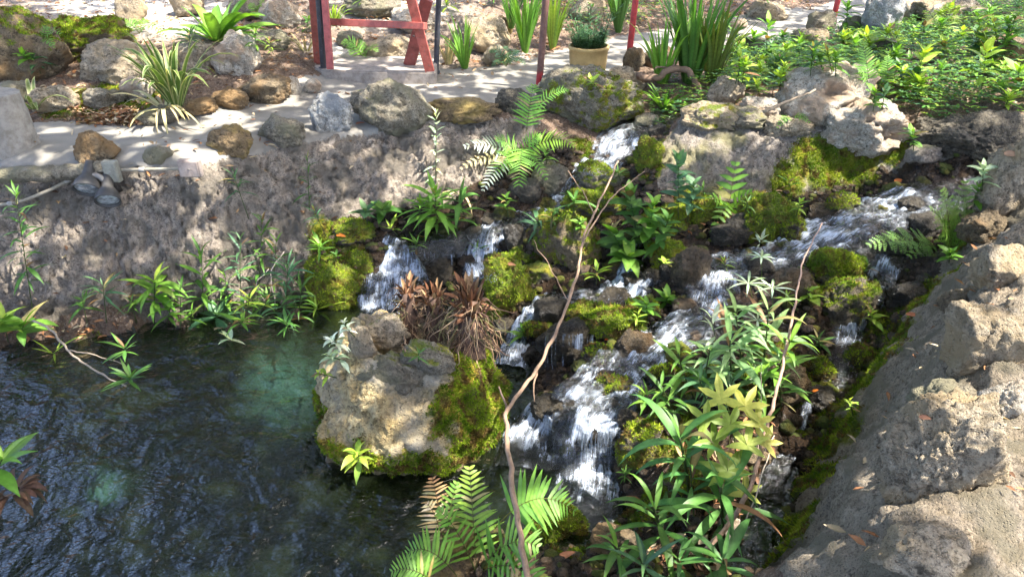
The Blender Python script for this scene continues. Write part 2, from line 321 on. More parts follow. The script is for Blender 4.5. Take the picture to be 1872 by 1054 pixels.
def axis(segs):
    out = [segs[0][0]]
    for a, b, d in segs:
        n = max(1, int(round((b - a) / d))); out += list(a + (b - a) * np.arange(1, n + 1) / n)
    return np.array(out)
gx = axis([(-60, -20, 5), (-20, -8, 1), (-8, -5, .15), (-5, -3.6, .03), (-3.6, 3.2, .0135), (3.2, 5, .03), (5, 8, .08), (8, 20, 1), (20, 60, 5)])
gy = axis([(-40, -5, 5), (-5, .8, .3), (.8, 1.2, .05), (1.2, 5.9, .0135), (5.9, 8, .022), (8, 13, .06), (13, 20, .5), (20, 90, 5)])
NX, NY = len(gx), len(gy)
XX, YY = np.meshgrid(gx, gy); G = np.c_[XX.ravel(), YY.ravel()]
# the height sheet is smooth between control points, so evaluate it on a coarser sheet where that is safe
Z = H(G)
POLY = {
 'path': polyw([(-300,330,.95),(0,308,.93),(140,308,.93),(250,304,.95),(350,302,.95),(420,286,.95),(520,263,.95),(610,246,.95),(700,236,.95),(850,222,.95),(940,200,.94),(1000,175,.94),(1150,128,.95),(1290,100,.95),(1400,82,.95),(1480,70,.95),(1560,52,.96),(1680,22,1.0),(1800,-20,1.1),(1600,-20,1.0),(1500,16,.96),(1400,30,.96),(1250,48,.97),(1130,66,.97),(1020,92,.96),(940,118,.96),(800,126,.96),(560,150,.97),(440,190,.97),(300,226,.96),(200,232,.96),(130,218,.98),(-100,220,.98),(-300,230,.98)]),
 'wall': polyw([(-400,330,.93),(0,306,.93),(140,306,.93),(250,302,.95),(350,300,.95),(420,285,.95),(520,262,.95),(610,245,.95),(700,235,.95),(850,220,.95),(940,212,.94),(990,222,.9),(960,262,.82),(900,330,.64),(850,345,.62),(800,372,.54),(700,392,.48),(640,402,.45),(580,450,.36),(560,500,.22),(530,545,.1),(400,560,.1),(250,570,.1),(100,588,.09),(-300,620,.1)]),
 'mound': polyw([(1195,272,.84),(1215,245,.9),(1250,218,.98),(1300,200,1.02),(1400,200,1.05),(1500,200,1.06),(1600,228,1.03),(1690,262,.98),(1760,290,.92),(1700,308,.84),(1600,322,.72),(1560,335,.68),(1480,352,.62),(1400,355,.6),(1330,362,.6),(1250,368,.58),(1205,345,.64),(1195,300,.76)]),
 'parapet': polyw([(1412,1120,.04),(1412,1050,.05),(1424,1000,.04),(1436,945,.04),(1484,862,.06),(1506,804,.14),(1540,742,.2),(1600,680,.27),(1640,620,.36),(1670,560,.47),(1710,500,.57),(1750,440,.66),(1800,385,.78),(1835,330,1.0),(1880,260,1.18)]),
}
POLY['parapet'] = np.r_[POLY['parapet'][:, :2], np.array([(4.2, 5.0), (3.4, 3.0), (2.6, 2.0), (1.95, 1.3), (1.5, .8), (1.2, .5), (.6, 1.0)])]
fine = (G[:, 0] > -5) & (G[:, 0] < 5) & (G[:, 1] > .8) & (G[:, 1] < 13)
reg = np.zeros(len(G), int)   # 0 ground 1 path 2 wall 3 mound 4 parapet 5 stream bed 6 pool bed
REG = ['ground', 'path', 'retaining_wall', 'mortar_bank', 'parapet_wall', 'stream_bed', 'pool_bed']
cas = polyw([(540,545,.08),(560,500,.2),(580,450,.36),(640,400,.45),(700,392,.48),(800,372,.54),(850,345,.62),(900,330,.64),(960,262,.82),(1000,240,.85),(1080,235,.84),(1150,205,.86),(1260,195,.86),(1215,245,.9),(1195,300,.76),(1205,345,.64),(1250,368,.58),(1330,362,.6),(1400,355,.6),(1480,352,.62),(1560,335,.68),(1600,322,.72),(1700,308,.84),(1790,285,.92),(1860,290,1.1),(1835,330,1.),(1800,385,.78),(1750,440,.66),(1710,500,.57),(1670,560,.47),(1640,620,.36),(1600,680,.27),(1540,742,.2),(1506,804,.14),(1484,862,.06),(1436,945,.04),(1424,1000,.04),(1412,1054,.05),(1412,1120,.04),(760,1120,.05),(700,1054,0),(600,700,0)])
reg[inpoly(G, cas)] = 5
for k, n in ((1, 'path'), (2, 'wall'), (3, 'mound'), (4, 'parapet')): reg[inpoly(G, POLY[n])] = k
reg[(Z < -.03) & ((reg == 0) | (reg == 5) | (reg == 2)) & (G[:, 1] > -1) & (G[:, 1] < 6)] = 6
# relief, per kind of surface, blended over a few cells by smoothing the region weights
P3 = np.c_[G, Z]; W = np.zeros((7, len(G)))
for k in range(7): W[k] = reg == k
def blur(a, n=3):
    a = a.reshape(NY, NX)
    for _ in range(n):
        a = (np.roll(a, 1, 0) + np.roll(a, -1, 0) + a * 2) / 4; a = (np.roll(a, 1, 1) + np.roll(a, -1, 1) + a * 2) / 4
    return a.ravel()
W = np.array([blur(w) for w in W])
zz = Z.reshape(NY, NX); dzy, dzx = np.gradient(zz, gy, gx)
N = np.c_[-dzx.ravel(), -dzy.ravel(), np.ones(len(G))]; N /= np.linalg.norm(N, axis=1)[:, None]
disp = np.zeros(len(G)); fi = np.where(fine)[0]; Pf = P3[fi]
big = fbm(Pf * 2.3, 3); mid = fbm(Pf * 8 + 5, 4); rg = ridge(Pf * (9, 9, 13), 4); small = fbm(Pf * 38, 3, .6)
w1, w2 = worley(Pf * 11 + mid[:, None] * .5); crack = np.minimum((w2 - w1) * 2.5, 1); cl1, _ = worley(Pf * 24 + mid[:, None] * .4); clod = .5 - cl1
Wf = W[:, fi]
d = (Wf[0] * (.02 * mid + .012 * small)
     + Wf[2] * (.05 * big + .045 * rg + .020 * small + .035 * crack + .03 * clod - .06)
     + Wf[3] * (.04 * big + .022 * mid + .018 * small + .012 * crack + .02 * clod - .02)
     + Wf[4] * (.05 * big + .03 * mid + .009 * small + .018 * rg + .010 * clod + .008 * crack - .02)
     + Wf[5] * (.012 * big + .030 * mid + .022 * rg + .010 * small + .02 * clod - .02)
     + Wf[6] * (.05 * big + .03 * mid) + Wf[1] * (.0015 * mid))
disp[fi] = d
P3 = P3 + N * disp[:, None]
# moss and wetness carried by the surface: (pixel, height, radius m, strength)
MOSS = [(600,430,.42,.16),(620,520,.15,.16),(650,470,.3,.12),(1440,345,.62,.13),(1500,330,.66,.18),(1560,320,.7,.18),(1620,305,.75,.14),(1470,330,.64,.14),(1190,300,.76,.10),(1070,240,.82,.12),(1340,215,1.,.12),(1480,800,.12,.10),
        (1510,800,.16,.13),(1475,870,.10,.10),(1440,950,.08,.10),(1425,1010,.08,.09),(1540,730,.24,.14),(1580,690,.3,.14),(1640,560,.45,.16),(1690,530,.55,.14),(1620,640,.33,.12),(1720,520,.6,.10),(1760,440,.7,.12),(1690,410,.6,.1),
        (1230,780,.27,.16),(1250,690,.34,.14),(1330,690,.34,.16),(1420,620,.4,.16),(1150,940,.1,.12),(1200,900,.18,.12),(1020,950,.1,.12),(1050,990,.15,.1),(150,630,.03,.14),(230,625,.03,.12),(1490,700,.25,.1),(1060,430,.45,.1),(980,470,.35,.1),(1260,360,.6,.1),(180,60,1.55,.35),(60,30,1.8,.3),(250,60,1.45,.25),(100,100,1.4,.25)]
mossv = np.zeros(len(G))
for (x, y, z, r) in MOSS:
    q = P(x, y, z); mossv = np.maximum(mossv, np.exp(-((G[:, 0] - q[0]) ** 2 + (G[:, 1] - q[1]) ** 2) / r ** 2) * 1.15)
mossv = mossv * (reg != 1)
wetv = np.where(reg == 5, .9, 0.) + np.where((reg == 6), .3, 0) + np.where(reg == 0, sstep(.12, .02, Z) * .7, 0) + np.where(reg == 2, sstep(.25, .08, Z) * .5, 0) + np.where(reg == 4, sstep(.3, .12, Z) * .6, 0)
wetv = np.clip(blur(wetv, 4), 0, 1); 
isl = polyw([(1130,1000,.14),(1150,900,.1),(1180,780,.25),(1230,700,.3),(1330,620,.4),(1440,600,.4),(1490,640,.33),(1450,760,.2),(1380,900,.1),(1330,1054,.1),(1130,1120,.14)])
wetv[inpoly(G, isl)] *= .35
sunglow = np.zeros(len(G))  # sunlit glow of the pool bed, painted in as a turquoise tint
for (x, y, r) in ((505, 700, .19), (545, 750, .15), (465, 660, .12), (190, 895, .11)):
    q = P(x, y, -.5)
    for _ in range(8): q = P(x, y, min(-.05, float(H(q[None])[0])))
    sunglow = np.maximum(sunglow, np.exp(-((G[:, 0] - q[0]) ** 2 + (G[:, 1] - q[1]) ** 2) / r ** 2))
sunglow *= reg == 6
for (x, y, r) in ((250, 35, .9), (330, 55, .5), (150, 5, .4), (400, 30, .4), (720, 20, .8), (840, 105, .22), (930, 60, .25), (285, 180, .12), (760, 70, .3), (610, 70, .25)):  # sun-bright patches of far ground, put into the colour as a pale tint
    q = P(x, y, 1.2); sunglow = np.maximum(sunglow, (reg == 0) * np.exp(-((G[:, 0] - q[0]) ** 2 + (G[:, 1] - q[1]) ** 2) / r ** 2))
fidx = (np.arange(NY - 1)[:, None] * NX + np.arange(NX - 1)[None]).ravel()
F4 = np.c_[fidx, fidx + 1, fidx + NX + 1, fidx + NX]; freg = reg[F4[:, 0]]
MATREG = ['earth', 'path', 'mortar_wall', 'mortar', 'parapet', 'wetrock', 'poolbed']
LAB = [None, None, 'rough grey brown mortar retaining wall sloping down from the path to the dark pool', 'rough mortar bank holding rocks between the fern fall and the right hand stream', 'broad mortar parapet with embedded rocks in the right foreground', None, None]
SETTING = {}; BV = []
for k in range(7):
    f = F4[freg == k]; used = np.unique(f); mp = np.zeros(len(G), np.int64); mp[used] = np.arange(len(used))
    o = mesh_obj(REG[k], P3[used], mp[f], M[MATREG[k]], None, {'moss': mossv[used], 'wet': wetv[used], 'sunglow': sunglow[used]})
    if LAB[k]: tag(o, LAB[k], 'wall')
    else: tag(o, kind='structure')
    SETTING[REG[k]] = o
sel = (G[F4[:, 0], 0] > -8) & (G[F4[:, 0], 0] < 8) & (G[F4[:, 0], 1] > .5) & (G[F4[:, 0], 1] < 19)
def add_bvh(v, f, tag_=''): BV.append((BVHTree.FromPolygons([tuple(x) for x in v.tolist()], [tuple(x) for x in f.tolist()]), tag_))
bu = np.unique(F4[sel]); bm_ = np.zeros(len(G), np.int64); bm_[bu] = np.arange(len(bu))
add_bvh(P3[bu], bm_[F4[sel]], 'ground')
CAMV = Vector((0, 0, CAMZ))
def hit(px, py, only_ground=False):
    """where the line of sight through a pixel meets what is built so far"""
    d = Vector(ray(px, py)); d.normalize(); best = None
    for t, n in (BV[:1] if only_ground else BV):
        h = t.ray_cast(CAMV, d)
        if h[0] is not None and (best is None or h[3] < best[3]): best = h
    if best is None: return P(px, py, 1.0), np.array((0, 0, 1.))
    return np.array(best[0]), np.array(best[1])
def drop(x, y):
    z = None
    for t, n in BV:
        h = t.ray_cast(Vector((x, y, 3)), Vector((0, 0, -1)))
        if h[0] is not None: z = h[0].z if z is None else max(z, h[0].z)
    return z if z is not None else 1.0
# ------------------------------------------------------------------ water
def mat_pool():
    t = NT('pool_water')
    v = t.pos(); n1 = t.noise(4.6, 2, .45, dist=.9); n2 = t.noise(15, 2, .5, dist=.6)
    mp = t.n('ShaderNodeMapping'); t.l(v, mp.inputs[0]); mp.inputs['Scale'].default_value = (1, 1.7, 1); mp.inputs['Rotation'].default_value = (0, 0, .35)
    n3 = t.noise(34, 2, .5, vec=mp.outputs[0]); w = t.n('ShaderNodeTexWave'); w.inputs['Scale'].default_value = 2.6; w.inputs['Distortion'].default_value = 9; w.inputs['Detail'].default_value = 2
    t.l(mp.outputs[0], w.inputs['Vector'])
    h = t.math('ADD', t.math('MULTIPLY', n1, 1.0), t.math('MULTIPLY', n2, .22)); h = t.math('ADD', h, t.math('MULTIPLY', n3, .13)); h = t.math('ADD', h, t.math('MULTIPLY', w.outputs['Fac'], .02))
    nb = t.bump(h, 1.0, .060)
    fr = t.n('ShaderNodeFresnel'); fr.inputs[0].default_value = 1.36; t.l(nb, fr.inputs[1])
    gl = t.n('ShaderNodeBsdfGlossy'); gl.inputs['Roughness'].default_value = .01; gl.inputs[0].default_value = (1, 1, 1, 1); t.l(nb, gl.inputs['Normal'])
    tr = t.n('ShaderNodeBsdfTransparent'); tr.inputs[0].default_value = (.33, .43, .37, 1)
    df = t.n('ShaderNodeBsdfDiffuse'); df.inputs[0].default_value = (.014, .020, .010, 1)
    a = t.n('ShaderNodeMixShader'); a.inputs[0].default_value = .30; t.l(tr.outputs[0], a.inputs[1]); t.l(df.outputs[0], a.inputs[2])
    m = t.n('ShaderNodeMixShader'); t.l(t.math('MULTIPLY', fr.outputs[0], 1.75), m.inputs[0]); t.l(a.outputs[0], m.inputs[1]); t.l(gl.outputs[0], m.inputs[2])
    return t.done(m.outputs[0])
def mat_stream():
    t = NT('stream_water'); uv = t.attr('uvw', 'Vector'); foam = t.attr('foam')
    def mp(sx, sy, dist=0):
        m = t.n('ShaderNodeMapping'); t.l(uv, m.inputs[0]); m.inputs['Scale'].default_value = (sx, sy, 1); return m.outputs[0]
    s1 = t.noise(1, 5, .62, vec=mp(38, 5), dist=.6); s2 = t.noise(1, 4, .65, vec=mp(150, 13), dist=.4); s3 = t.noise(26, 5, .7, dist=1.5)
    st = t.math('ADD', t.math('MULTIPLY', s1, .55), t.math('MULTIPLY', s2, .45)); st = t.math('ADD', t.math('MULTIPLY', st, .78), t.math('MULTIPLY', s3, .22))
    k = t.math('ADD', st, t.math('MULTIPLY', t.math('SUBTRACT', foam, .5), .26))
    k = t.math('ADD', k, t.math('MULTIPLY', t.math('SUBTRACT', t.noise(7, 4, .6), .53), .42))
    f = t.ramp(k, [(.46, 0.), (.545, .12), (.63, .5), (.74, .95)])
    h = t.math('ADD', st, t.math('MULTIPLY', t.noise(60, 3, .6), .25)); nb = t.bump(h, .9, .03)
    fr = t.n('ShaderNodeFresnel'); fr.inputs[0].default_value = 1.36; t.l(nb, fr.inputs[1])
    gl = t.n('ShaderNodeBsdfGlossy'); gl.inputs['Roughness'].default_value = .12; t.l(nb, gl.inputs['Normal'])
    tr = t.n('ShaderNodeBsdfTransparent'); tr.inputs[0].default_value = (.72, .74, .74, 1)
    m = t.n('ShaderNodeMixShader'); t.l(t.math('ADD', t.math('MULTIPLY', fr.outputs[0], 1.25), .03), m.inputs[0]); t.l(tr.outputs[0], m.inputs[1]); t.l(gl.outputs[0], m.inputs[2])
    wf = t.bsdf((.60, .68, .80), .35, nb, .5)
    o = t.n('ShaderNodeMixShader'); t.l(f, o.inputs[0]); t.l(m.outputs[0], o.inputs[1]); t.l(wf, o.inputs[2])
    return t.done(o.outputs[0])
M['pool'] = mat_pool(); M['stream'] = mat_stream()
pg = np.array([(-9, .9), (1.5, .9), (1.35, 1.9), (1.5, 2.5), (1.2, 3.0), (.5, 3.1), (.2, 3.7), (-.3, 4.6), (-9, 4.6)])
x_ = np.linspace(-9, 1.9, 110); y_ = np.linspace(.7, 4.9, 60); X_, Y_ = np.meshgrid(x_, y_); V = np.c_[X_.ravel(), Y_.ravel(), np.zeros(X_.size)]
i_ = (np.arange(59)[:, None] * 110 + np.arange(109)[None]).ravel(); F = np.c_[i_, i_ + 1, i_ + 111, i_ + 110]
F = F[~((V[F[:, 0], 0] > 1.15) & (V[F[:, 0], 1] < 1.6))]
tag(mesh_obj('pool_water', V, F, M['pool']), kind='structure')

def spline(p, step):
    p = np.asarray(p, float); q = np.r_[[2 * p[0] - p[1]], p, [2 * p[-1] - p[-2]]]; out = []
    for i in range(1, len(q) - 2):
        L = np.linalg.norm((q[i + 1] - q[i])[:3]); n = max(1, int(L / step))
        t = (np.arange(n) / n)[:, None]; a, b, c, d = q[i - 1], q[i], q[i + 1], q[i + 2]
        out.append(.5 * (2 * b + (c - a) * t + (2 * a - 5 * b + 4 * c - d) * t ** 2 + (3 * b - a - 3 * c + d) * t ** 3))
    out.append(p[-1:]); return np.concatenate(out)
FALLN = {'upper': 'upper_cascade', 'shelf': 'ledge_cascade', 'middle': 'middle_cascade', 'side': 'side_trickle', 'main': 'main_stream', 'lobe': 'lower_cascade', 'right': 'right_channel', 'centre': 'centre_rapid'}
for k, fl in FLOW.items():
    pts = []
    for (x, y, z, w, fo) in fl:
        q = P(x, y, z); pts.append((*q, w * 1.5 * depth(q) / FPX, fo))
    s = spline(pts, .012); c = s[:, :3]; wd = s[:, 3]; fo = s[:, 4]
    t = np.gradient(c, axis=0); L = np.r_[0, np.cumsum(np.linalg.norm(np.diff(c, axis=0), axis=1))]
    tt = np.array([np.convolve(np.pad(t[:, j], 12, mode='edge'), np.ones(25) / 25, 'valid') for j in (0, 1)]).T
    nn = np.c_[tt[:, 1], -tt[:, 0]]; nn /= np.linalg.norm(nn, axis=1)[:, None] + 1e-9
    slope = np.clip(-t[:, 2] / (np.linalg.norm(t, axis=1) + 1e-9), 0, 1)
    nu = 41; u = np.linspace(-1.15, 1.15, nu); n = len(c)
    V = np.zeros((n, nu, 3)); V[:, :, :2] = c[:, None, :2] + nn[:, None] * (wd[:, None] * u)[..., None]
    V[:, :, 2] = c[:, 2:3] + .022 - .085 * np.abs(u) ** 4
    uvw = np.zeros((n, nu, 2)); uvw[..., 0] = wd[:, None] * u + 7 * len(k); uvw[..., 1] = L[:, None]
    q = np.c_[uvw[..., 0].ravel() * 26, uvw[..., 1].ravel() * 5, np.zeros(n * nu)]
    ns = fbm(q, 3).reshape(n, nu); lump = fbm(V.reshape(-1, 3) * 13, 3).reshape(n, nu)
    out = np.stack([tt[:, 0], tt[:, 1]], 1)
    V[..., 2] += (ns * .012 + lump * .022) * (.35 + fo[:, None]) * np.where(c[:, 2:3] < .03, .35, 1)
    V[..., :2] += out[:, None] / (np.linalg.norm(out, axis=1)[:, None, None] + 1e-9) * (ns * .022 * slope[:, None])[..., None]
    V[..., 2] = np.where(c[:, 2:3] < .02, np.maximum(V[..., 2], .004 - .05 * np.abs(u) ** 6), V[..., 2])
    sm_ = np.convolve(np.pad(slope, 8, mode='edge'), np.ones(17) / 17, 'valid')
    foam = np.clip(fo[:, None] * (.68 + .7 * sm_[:, None]) * (1 - .75 * np.abs(u) ** 2.2) + .1 * slope[:, None] + lump * .5 - .03, 0, 1)
    i = (np.arange(n - 1)[:, None] * nu + np.arange(nu - 1)[None]).ravel(); F = np.c_[i, i + 1, i + nu + 1, i + nu]
    o = mesh_obj(FALLN[k], V.reshape(-1, 3), F, M['stream'], None, {'foam': foam.ravel(), 'uvw': uvw.reshape(-1, 2)})
    tag(o, kind='structure')

# ------------------------------------------------------------------ tall trees round the garden: their crowns shade it and show in the pool
SUNSPOT = [(790,290,.16),(745,325,.16),(850,345,.14),(640,392,.10),(700,250,.08),(390,300,.12),(330,268,.12),(260,240,.14),(420,215,.16),(360,236,.12),(520,190,.12),(720,150,.18),(620,132,.12),(900,150,.16),(760,185,.1),(1010,112,.12),
 (260,30,.5),(340,60,.35),(120,10,.2),(450,20,.2),(215,160,.13),(290,175,.18),(470,95,.16),(150,190,.1),(480,60,.15),(700,20,.4),(840,110,.22),(930,90,.15),(1180,85,.2),(1050,60,.2),(640,60,.25),(900,30,.35),
 (1420,110,.15),(1500,130,.12),(1620,150,.2),(1700,160,.25),(1780,170,.25),(1850,180,.3),(1800,110,.25),(1700,90,.2),(1600,60,.3),(1700,30,.3),(1850,60,.3),(1380,60,.15),(1330,120,.14),(1250,60,.2),
 (1500,165,.15),(1450,170,.10),(1600,220,.15),(1560,215,.1),(1330,190,.1),(1400,215,.12),(1270,235,.14),(1480,250,.12),(1650,250,.1),(1330,260,.12),(1560,305,.14),(1480,320,.14),(1620,300,.1),
 (1865,900,.09),(1865,800,.07),(1868,1030,.07),(1720,540,.07),(1860,520,.07),(1690,570,.07),(1800,590,.05),(1700,760,.05),(1850,640,.06),(1800,460,.08),(1850,320,.1),
 (640,650,.12),(700,700,.13),(720,760,.12),(740,820,.12),(660,590,.08),(820,640,.08),(700,850,.07),(620,780,.10),(860,760,.07),(600,640,.1),(850,540,.12),(910,700,.05),
 (1380,540,.10),(1340,600,.10),(1300,700,.12),(1330,750,.14),(1390,800,.12),(1360,860,.10),(1440,640,.1),(1250,620,.1),(1180,780,.06),
 (1060,720,.10),(1200,1000,.07),(1240,830,.06),(1310,930,.06),(1050,620,.06),(1220,440,.06),(1000,480,.07),(930,600,.07),(620,510,.06),(700,460,.06),(990,780,.10),(1090,830,.08),(1090,280,.16),(1060,310,.1),(1200,640,.12),(1560,400,.12),(1630,385,.12),(1290,470,.1),(1130,550,.12),(900,420,.08),
 (960,280,.12),(890,310,.12),(1010,250,.08),(850,900,.14),(900,960,.14),(1000,930,.12),(820,1000,.12),(740,1040,.12),(930,1020,.12),
 (510,700,.24),(550,745,.14),(190,880,.17),(110,860,.08),(290,540,.08),(370,480,.08),(400,590,.12),(460,550,.08),(60,600,.08),(330,575,.08),
 (1100,600,.10),(1230,390,.08),(1320,400,.08),(1410,400,.08),(930,470,.08),(1090,330,.06),(1560,720,.1),(1530,770,.09),(1500,820,.1),(1470,890,.07),(1600,640,.08),(1690,500,.08),(1900,950,.12),(1780,900,.06),(1640,900,.06),(1560,980,.05),(1650,430,.12),(1740,400,.1),(1140,390,.08),(1530,480,.08),(1160,200,.1),(1080,160,.08)]
spots = np.array([hit(x, y, True)[0] for x, y, r in SUNSPOT]); srad = np.array([r for *_, r in SUNSPOT])
Sv = np.array(SUN)
TREES = [(-8.5, 1.0), (8.2, -1.5), (-6.0, 15.5), (2.5, 17.0), (11.0, 10.0), (-1.5, -5.0)]
NL = 42000
gxy = np.c_[rng.uniform(-8, 8, NL), rng.uniform(-3.5, 13.5, NL)]; hz = rng.uniform(5.2, 8.5, NL)
Q = np.c_[gxy, np.full(NL, .6)] + Sv * ((hz - .6) / Sv[2])[:, None]
keep = np.ones(NL, bool)
for q, r in zip(spots, srad):
    d = Q - q; a = d @ Sv; dist = np.sqrt(np.maximum((d ** 2).sum(1) - a ** 2, 0)); wob = 1.0 + .5 * perlin(np.c_[gxy * 6, np.full(NL, q[0] * 9)])
    keep &= ~((dist < (r + .03) * wob))  # leaves removed along sun rays, so unseen crowns let light onto chosen spots
gap = perlin(np.c_[gxy * 2.6, np.zeros(NL)]) * .6 + perlin(np.c_[gxy * 7, np.ones(NL)]) * .6
pool_ = (gxy[:, 0] < -.05) & (gxy[:, 1] < 4.1) & (gxy[:, 1] > .5)
keep &= gap < np.where(gxy[:, 1] > 6, .34, np.where((gxy[:, 0] > 1.2) & (gxy[:, 1] > 5), .2, np.where(pool_ | ((gxy[:, 0] < -.1) & (gxy[:, 1] < 5.6) & (gxy[:, 1] > 4)), .9, np.where((gxy[:, 0] > 1.0) & (gxy[:, 1] < 3.6), .12, .34))))
keep &= (rng.random(NL) < np.where(gxy[:, 1] > 7, .6, 1.))
Q = Q[keep]
# a looser outer part of the crowns, away from the garden, that the pool mirrors
NB = 52000; hb = rng.uniform(3.2, 18, NB); B = np.c_[rng.uniform(-14, 14, NB), rng.uniform(14.2, 20, NB), hb]
B = B[perlin(B * .55) + .4 * perlin(B * 1.7) > -.12]
Q = np.r_[Q, B]
tid = np.argmin(((Q[:, None, :2] - np.array(TREES)[None]) ** 2).sum(2), 1)
M['bark_tree'] = mat_col('tree_bark', .9, 1.0, 30); M['canopy'] = mat_leaf('canopy_leaf', .3, .45)
TREELAB = ['tall leafy shade tree beside the pool on the left', 'tall leafy shade tree behind the parapet on the right', 'tall leafy shade tree beyond the leaf covered bed at far left', 'tall leafy shade tree beyond the far planting in the middle', 'tall leafy shade tree beyond the green ground cover at far right', 'tall leafy shade tree behind the viewer']
for k, (tx, ty) in enumerate(TREES):
    q = Q[tid == k]; n = len(q)
    z0 = float(H(np.array([[tx, ty]]))[0]) - .1
    e = empty('shade_tree', (tx, ty, z0), TREELAB[k], 'tree', 'tall shade trees round the garden')
    if n == 0: q = np.array([(tx, ty, 7.)]); n = 1
    sz = rng.uniform(.09, .17, n); ax = rng.normal(size=(n, 3)); ax[:, 2] *= .4; ax /= np.linalg.norm(ax, axis=1)[:, None]
    nr = rng.normal(size=(n, 3)) * .5; nr[:, 2] += 1; sd = np.cross(ax, nr); sd /= np.linalg.norm(sd, axis=1)[:, None]
    up = np.cross(sd, ax) * (sz * .12)[:, None]
    v = np.stack([q - ax * sz[:, None], q + sd * (sz * .5)[:, None] + up, q + ax * sz[:, None], q - sd * (sz * .5)[:, None] + up], 1).reshape(-1, 3) - (tx, ty, z0)
    i = np.arange(n)[:, None] * 4; f = np.concatenate([i + (0, 1, 2), i + (0, 2, 3)]); c = np.repeat(np.c_[rng.uniform(.035, .08, n), rng.uniform(.07, .12, n), rng.uniform(.012, .03, n)], 4, 0)
    mesh_obj('crown', v, f, M['canopy'], e, {'col': c}, False)
    mb = MB(); top = np.array((.3, .2, 6.0)); trunk = spline([(0, 0, 0), (.1, .05, 1.5), (-.05, .1, 3.2), (.1, .0, 4.6), (.3, .2, 6.2)], .2); mb.tube(trunk, np.linspace(.24, .11, len(trunk)), (.16, .12, .09), 12)
    mb.build('trunk', M['bark_tree'], e)
    lb = MB(); sel_ = q[rng.integers(0, n, 9)] - (tx, ty, z0)
    for w in sel_:
        s0 = trunk[int(len(trunk) * rng.uniform(.55, .95))]; m_ = (s0 + w) / 2 + (0, 0, .6); lp = spline([s0, m_, w], .3); lb.tube(lp, np.linspace(.09, .02, len(lp)), (.16, .12, .09), 7)
    lb.build('limb', M['bark_tree'], e)
# ------------------------------------------------------------------ rocks
import bmesh
ICO = {}
for s_ in (3, 4, 5, 6):
    b_ = bmesh.new(); bmesh.ops.create_icosphere(b_, subdivisions=s_, radius=1)
    ICO[s_] = (np.array([v.co[:] for v in b_.verts]), np.array([[v.index for v in f.verts] for f in b_.faces])); b_.free()
def vnormals(v, f):
    n = np.zeros_like(v); fn = np.cross(v[f[:, 1]] - v[f[:, 0]], v[f[:, 2]] - v[f[:, 0]])
    for k in range(3): np.add.at(n, f[:, k], fn)
    return n / (np.linalg.norm(n, axis=1)[:, None] + 1e-12)
def tufts(v, f, mval, dens, ln, parent=None, name='moss', cols=((.11, .20, .012), (.42, .50, .04)), cap=60000, seed=1):
    """short leafy moss blades over the mossy part of a surface"""
    r = np.random.default_rng(seed); fm = mval[f].mean(1); a = .5 * np.linalg.norm(np.cross(v[f[:, 1]] - v[f[:, 0]], v[f[:, 2]] - v[f[:, 0]]), axis=1)
    w = a * np.clip((fm - .42) * 3, 0, 1); tot = w.sum()
    if tot < 1e-5: return None
    n = int(min(cap, tot * dens)); 
    if n < 900: return None
    i = r.choice(len(f), n, p=w / tot); b = r.dirichlet((1, 1, 1), n); p = (v[f[i]] * b[..., None]).sum(1)
    nr = np.cross(v[f[i, 1]] - v[f[i, 0]], v[f[i, 2]] - v[f[i, 0]]); nr /= np.linalg.norm(nr, axis=1)[:, None] + 1e-12
    d = nr * .8 + r.normal(size=(n, 3)) * .55 + (0, 0, .25); d /= np.linalg.norm(d, axis=1)[:, None]
    s = np.cross(d, r.normal(size=(n, 3))); s /= np.linalg.norm(s, axis=1)[:, None] + 1e-9; L = ln * r.uniform(.5, 1.4, n)[:, None]
    V = np.stack([p - s * L * .2 - nr * .002, p + s * L * .2 - nr * .002, p + d * L], 1).reshape(-1, 3)
    k = np.clip(.45 + .9 * fbm(p * 9, 3) + r.normal(size=n) * .18, 0, 1)[:, None]; c = np.array(cols[0]) * (1 - k) + np.array(cols[1]) * k; br = (perlin(p * 17) > .17)[:, None]; c = np.where(br, np.array((.17, .11, .04)) * (.6 + .8 * k), c)
    return mesh_obj(name, V, np.arange(n * 3).reshape(-1, 3), M['moss'], parent, {'col': np.repeat(c, 3, 0)}, False)
def rockshape(sub, rad, seed, cuts=7, lump=.16, fine=.05, pits=.0, holes=()):
    d, f = ICO[sub]; r = np.random.default_rng(seed); off = r.uniform(-50, 50, 3)
    rr = 1 / ((np.abs(d) ** 2.6).sum(1) ** (1 / 2.6))
    for _ in range(cuts):
        n = r.normal(size=3); n /= np.linalg.norm(n); k = r.uniform(.66, .92); dn = d @ n
        rr = np.where(dn > .15, np.minimum(rr, (k / np.maximum(dn, .15)) * .92 + rr * .08), rr)
    rr = rr * (1 + lump * fbm(d * 1.3 + off, 3) + fine * fbm(d * 5 + off, 3) + fine * .5 * ridge(d * 7 + off, 3) + fine * .35 * fbm(d * 16 + off, 2))
    if sub >= 5:
        a, b = worley(d * 3.2 + off + .25 * fbm(d * 4 + off, 2)[:, None]); rr = rr * (1 - .035 * np.clip(1 - (b - a) * 9, 0, 1)); rr = rr * (1 + fine * .3 * ridge(d * 30 + off, 3) + fine * .16 * fbm(d * 55 + off, 2))
    if pits:
        a, b = worley(d * 6 + off); sel = perlin(d * 1.7 + off) > -.1; rr = rr - pits * np.clip(.34 - a, 0, 1) * sel
        a, b = worley(d * 13 + off); rr = rr - pits * .45 * np.clip(.36 - a, 0, 1)
    for (h, w, dp) in holes:
        h = np.array(h, float); h /= np.linalg.norm(h); g = np.arccos(np.clip(d @ h, -1, 1)); rr = rr - dp * sstep(w, w * .55, g + .12 * perlin(d * 5 + off))
    v = d * rr[:, None]; return v * np.array(rad), f
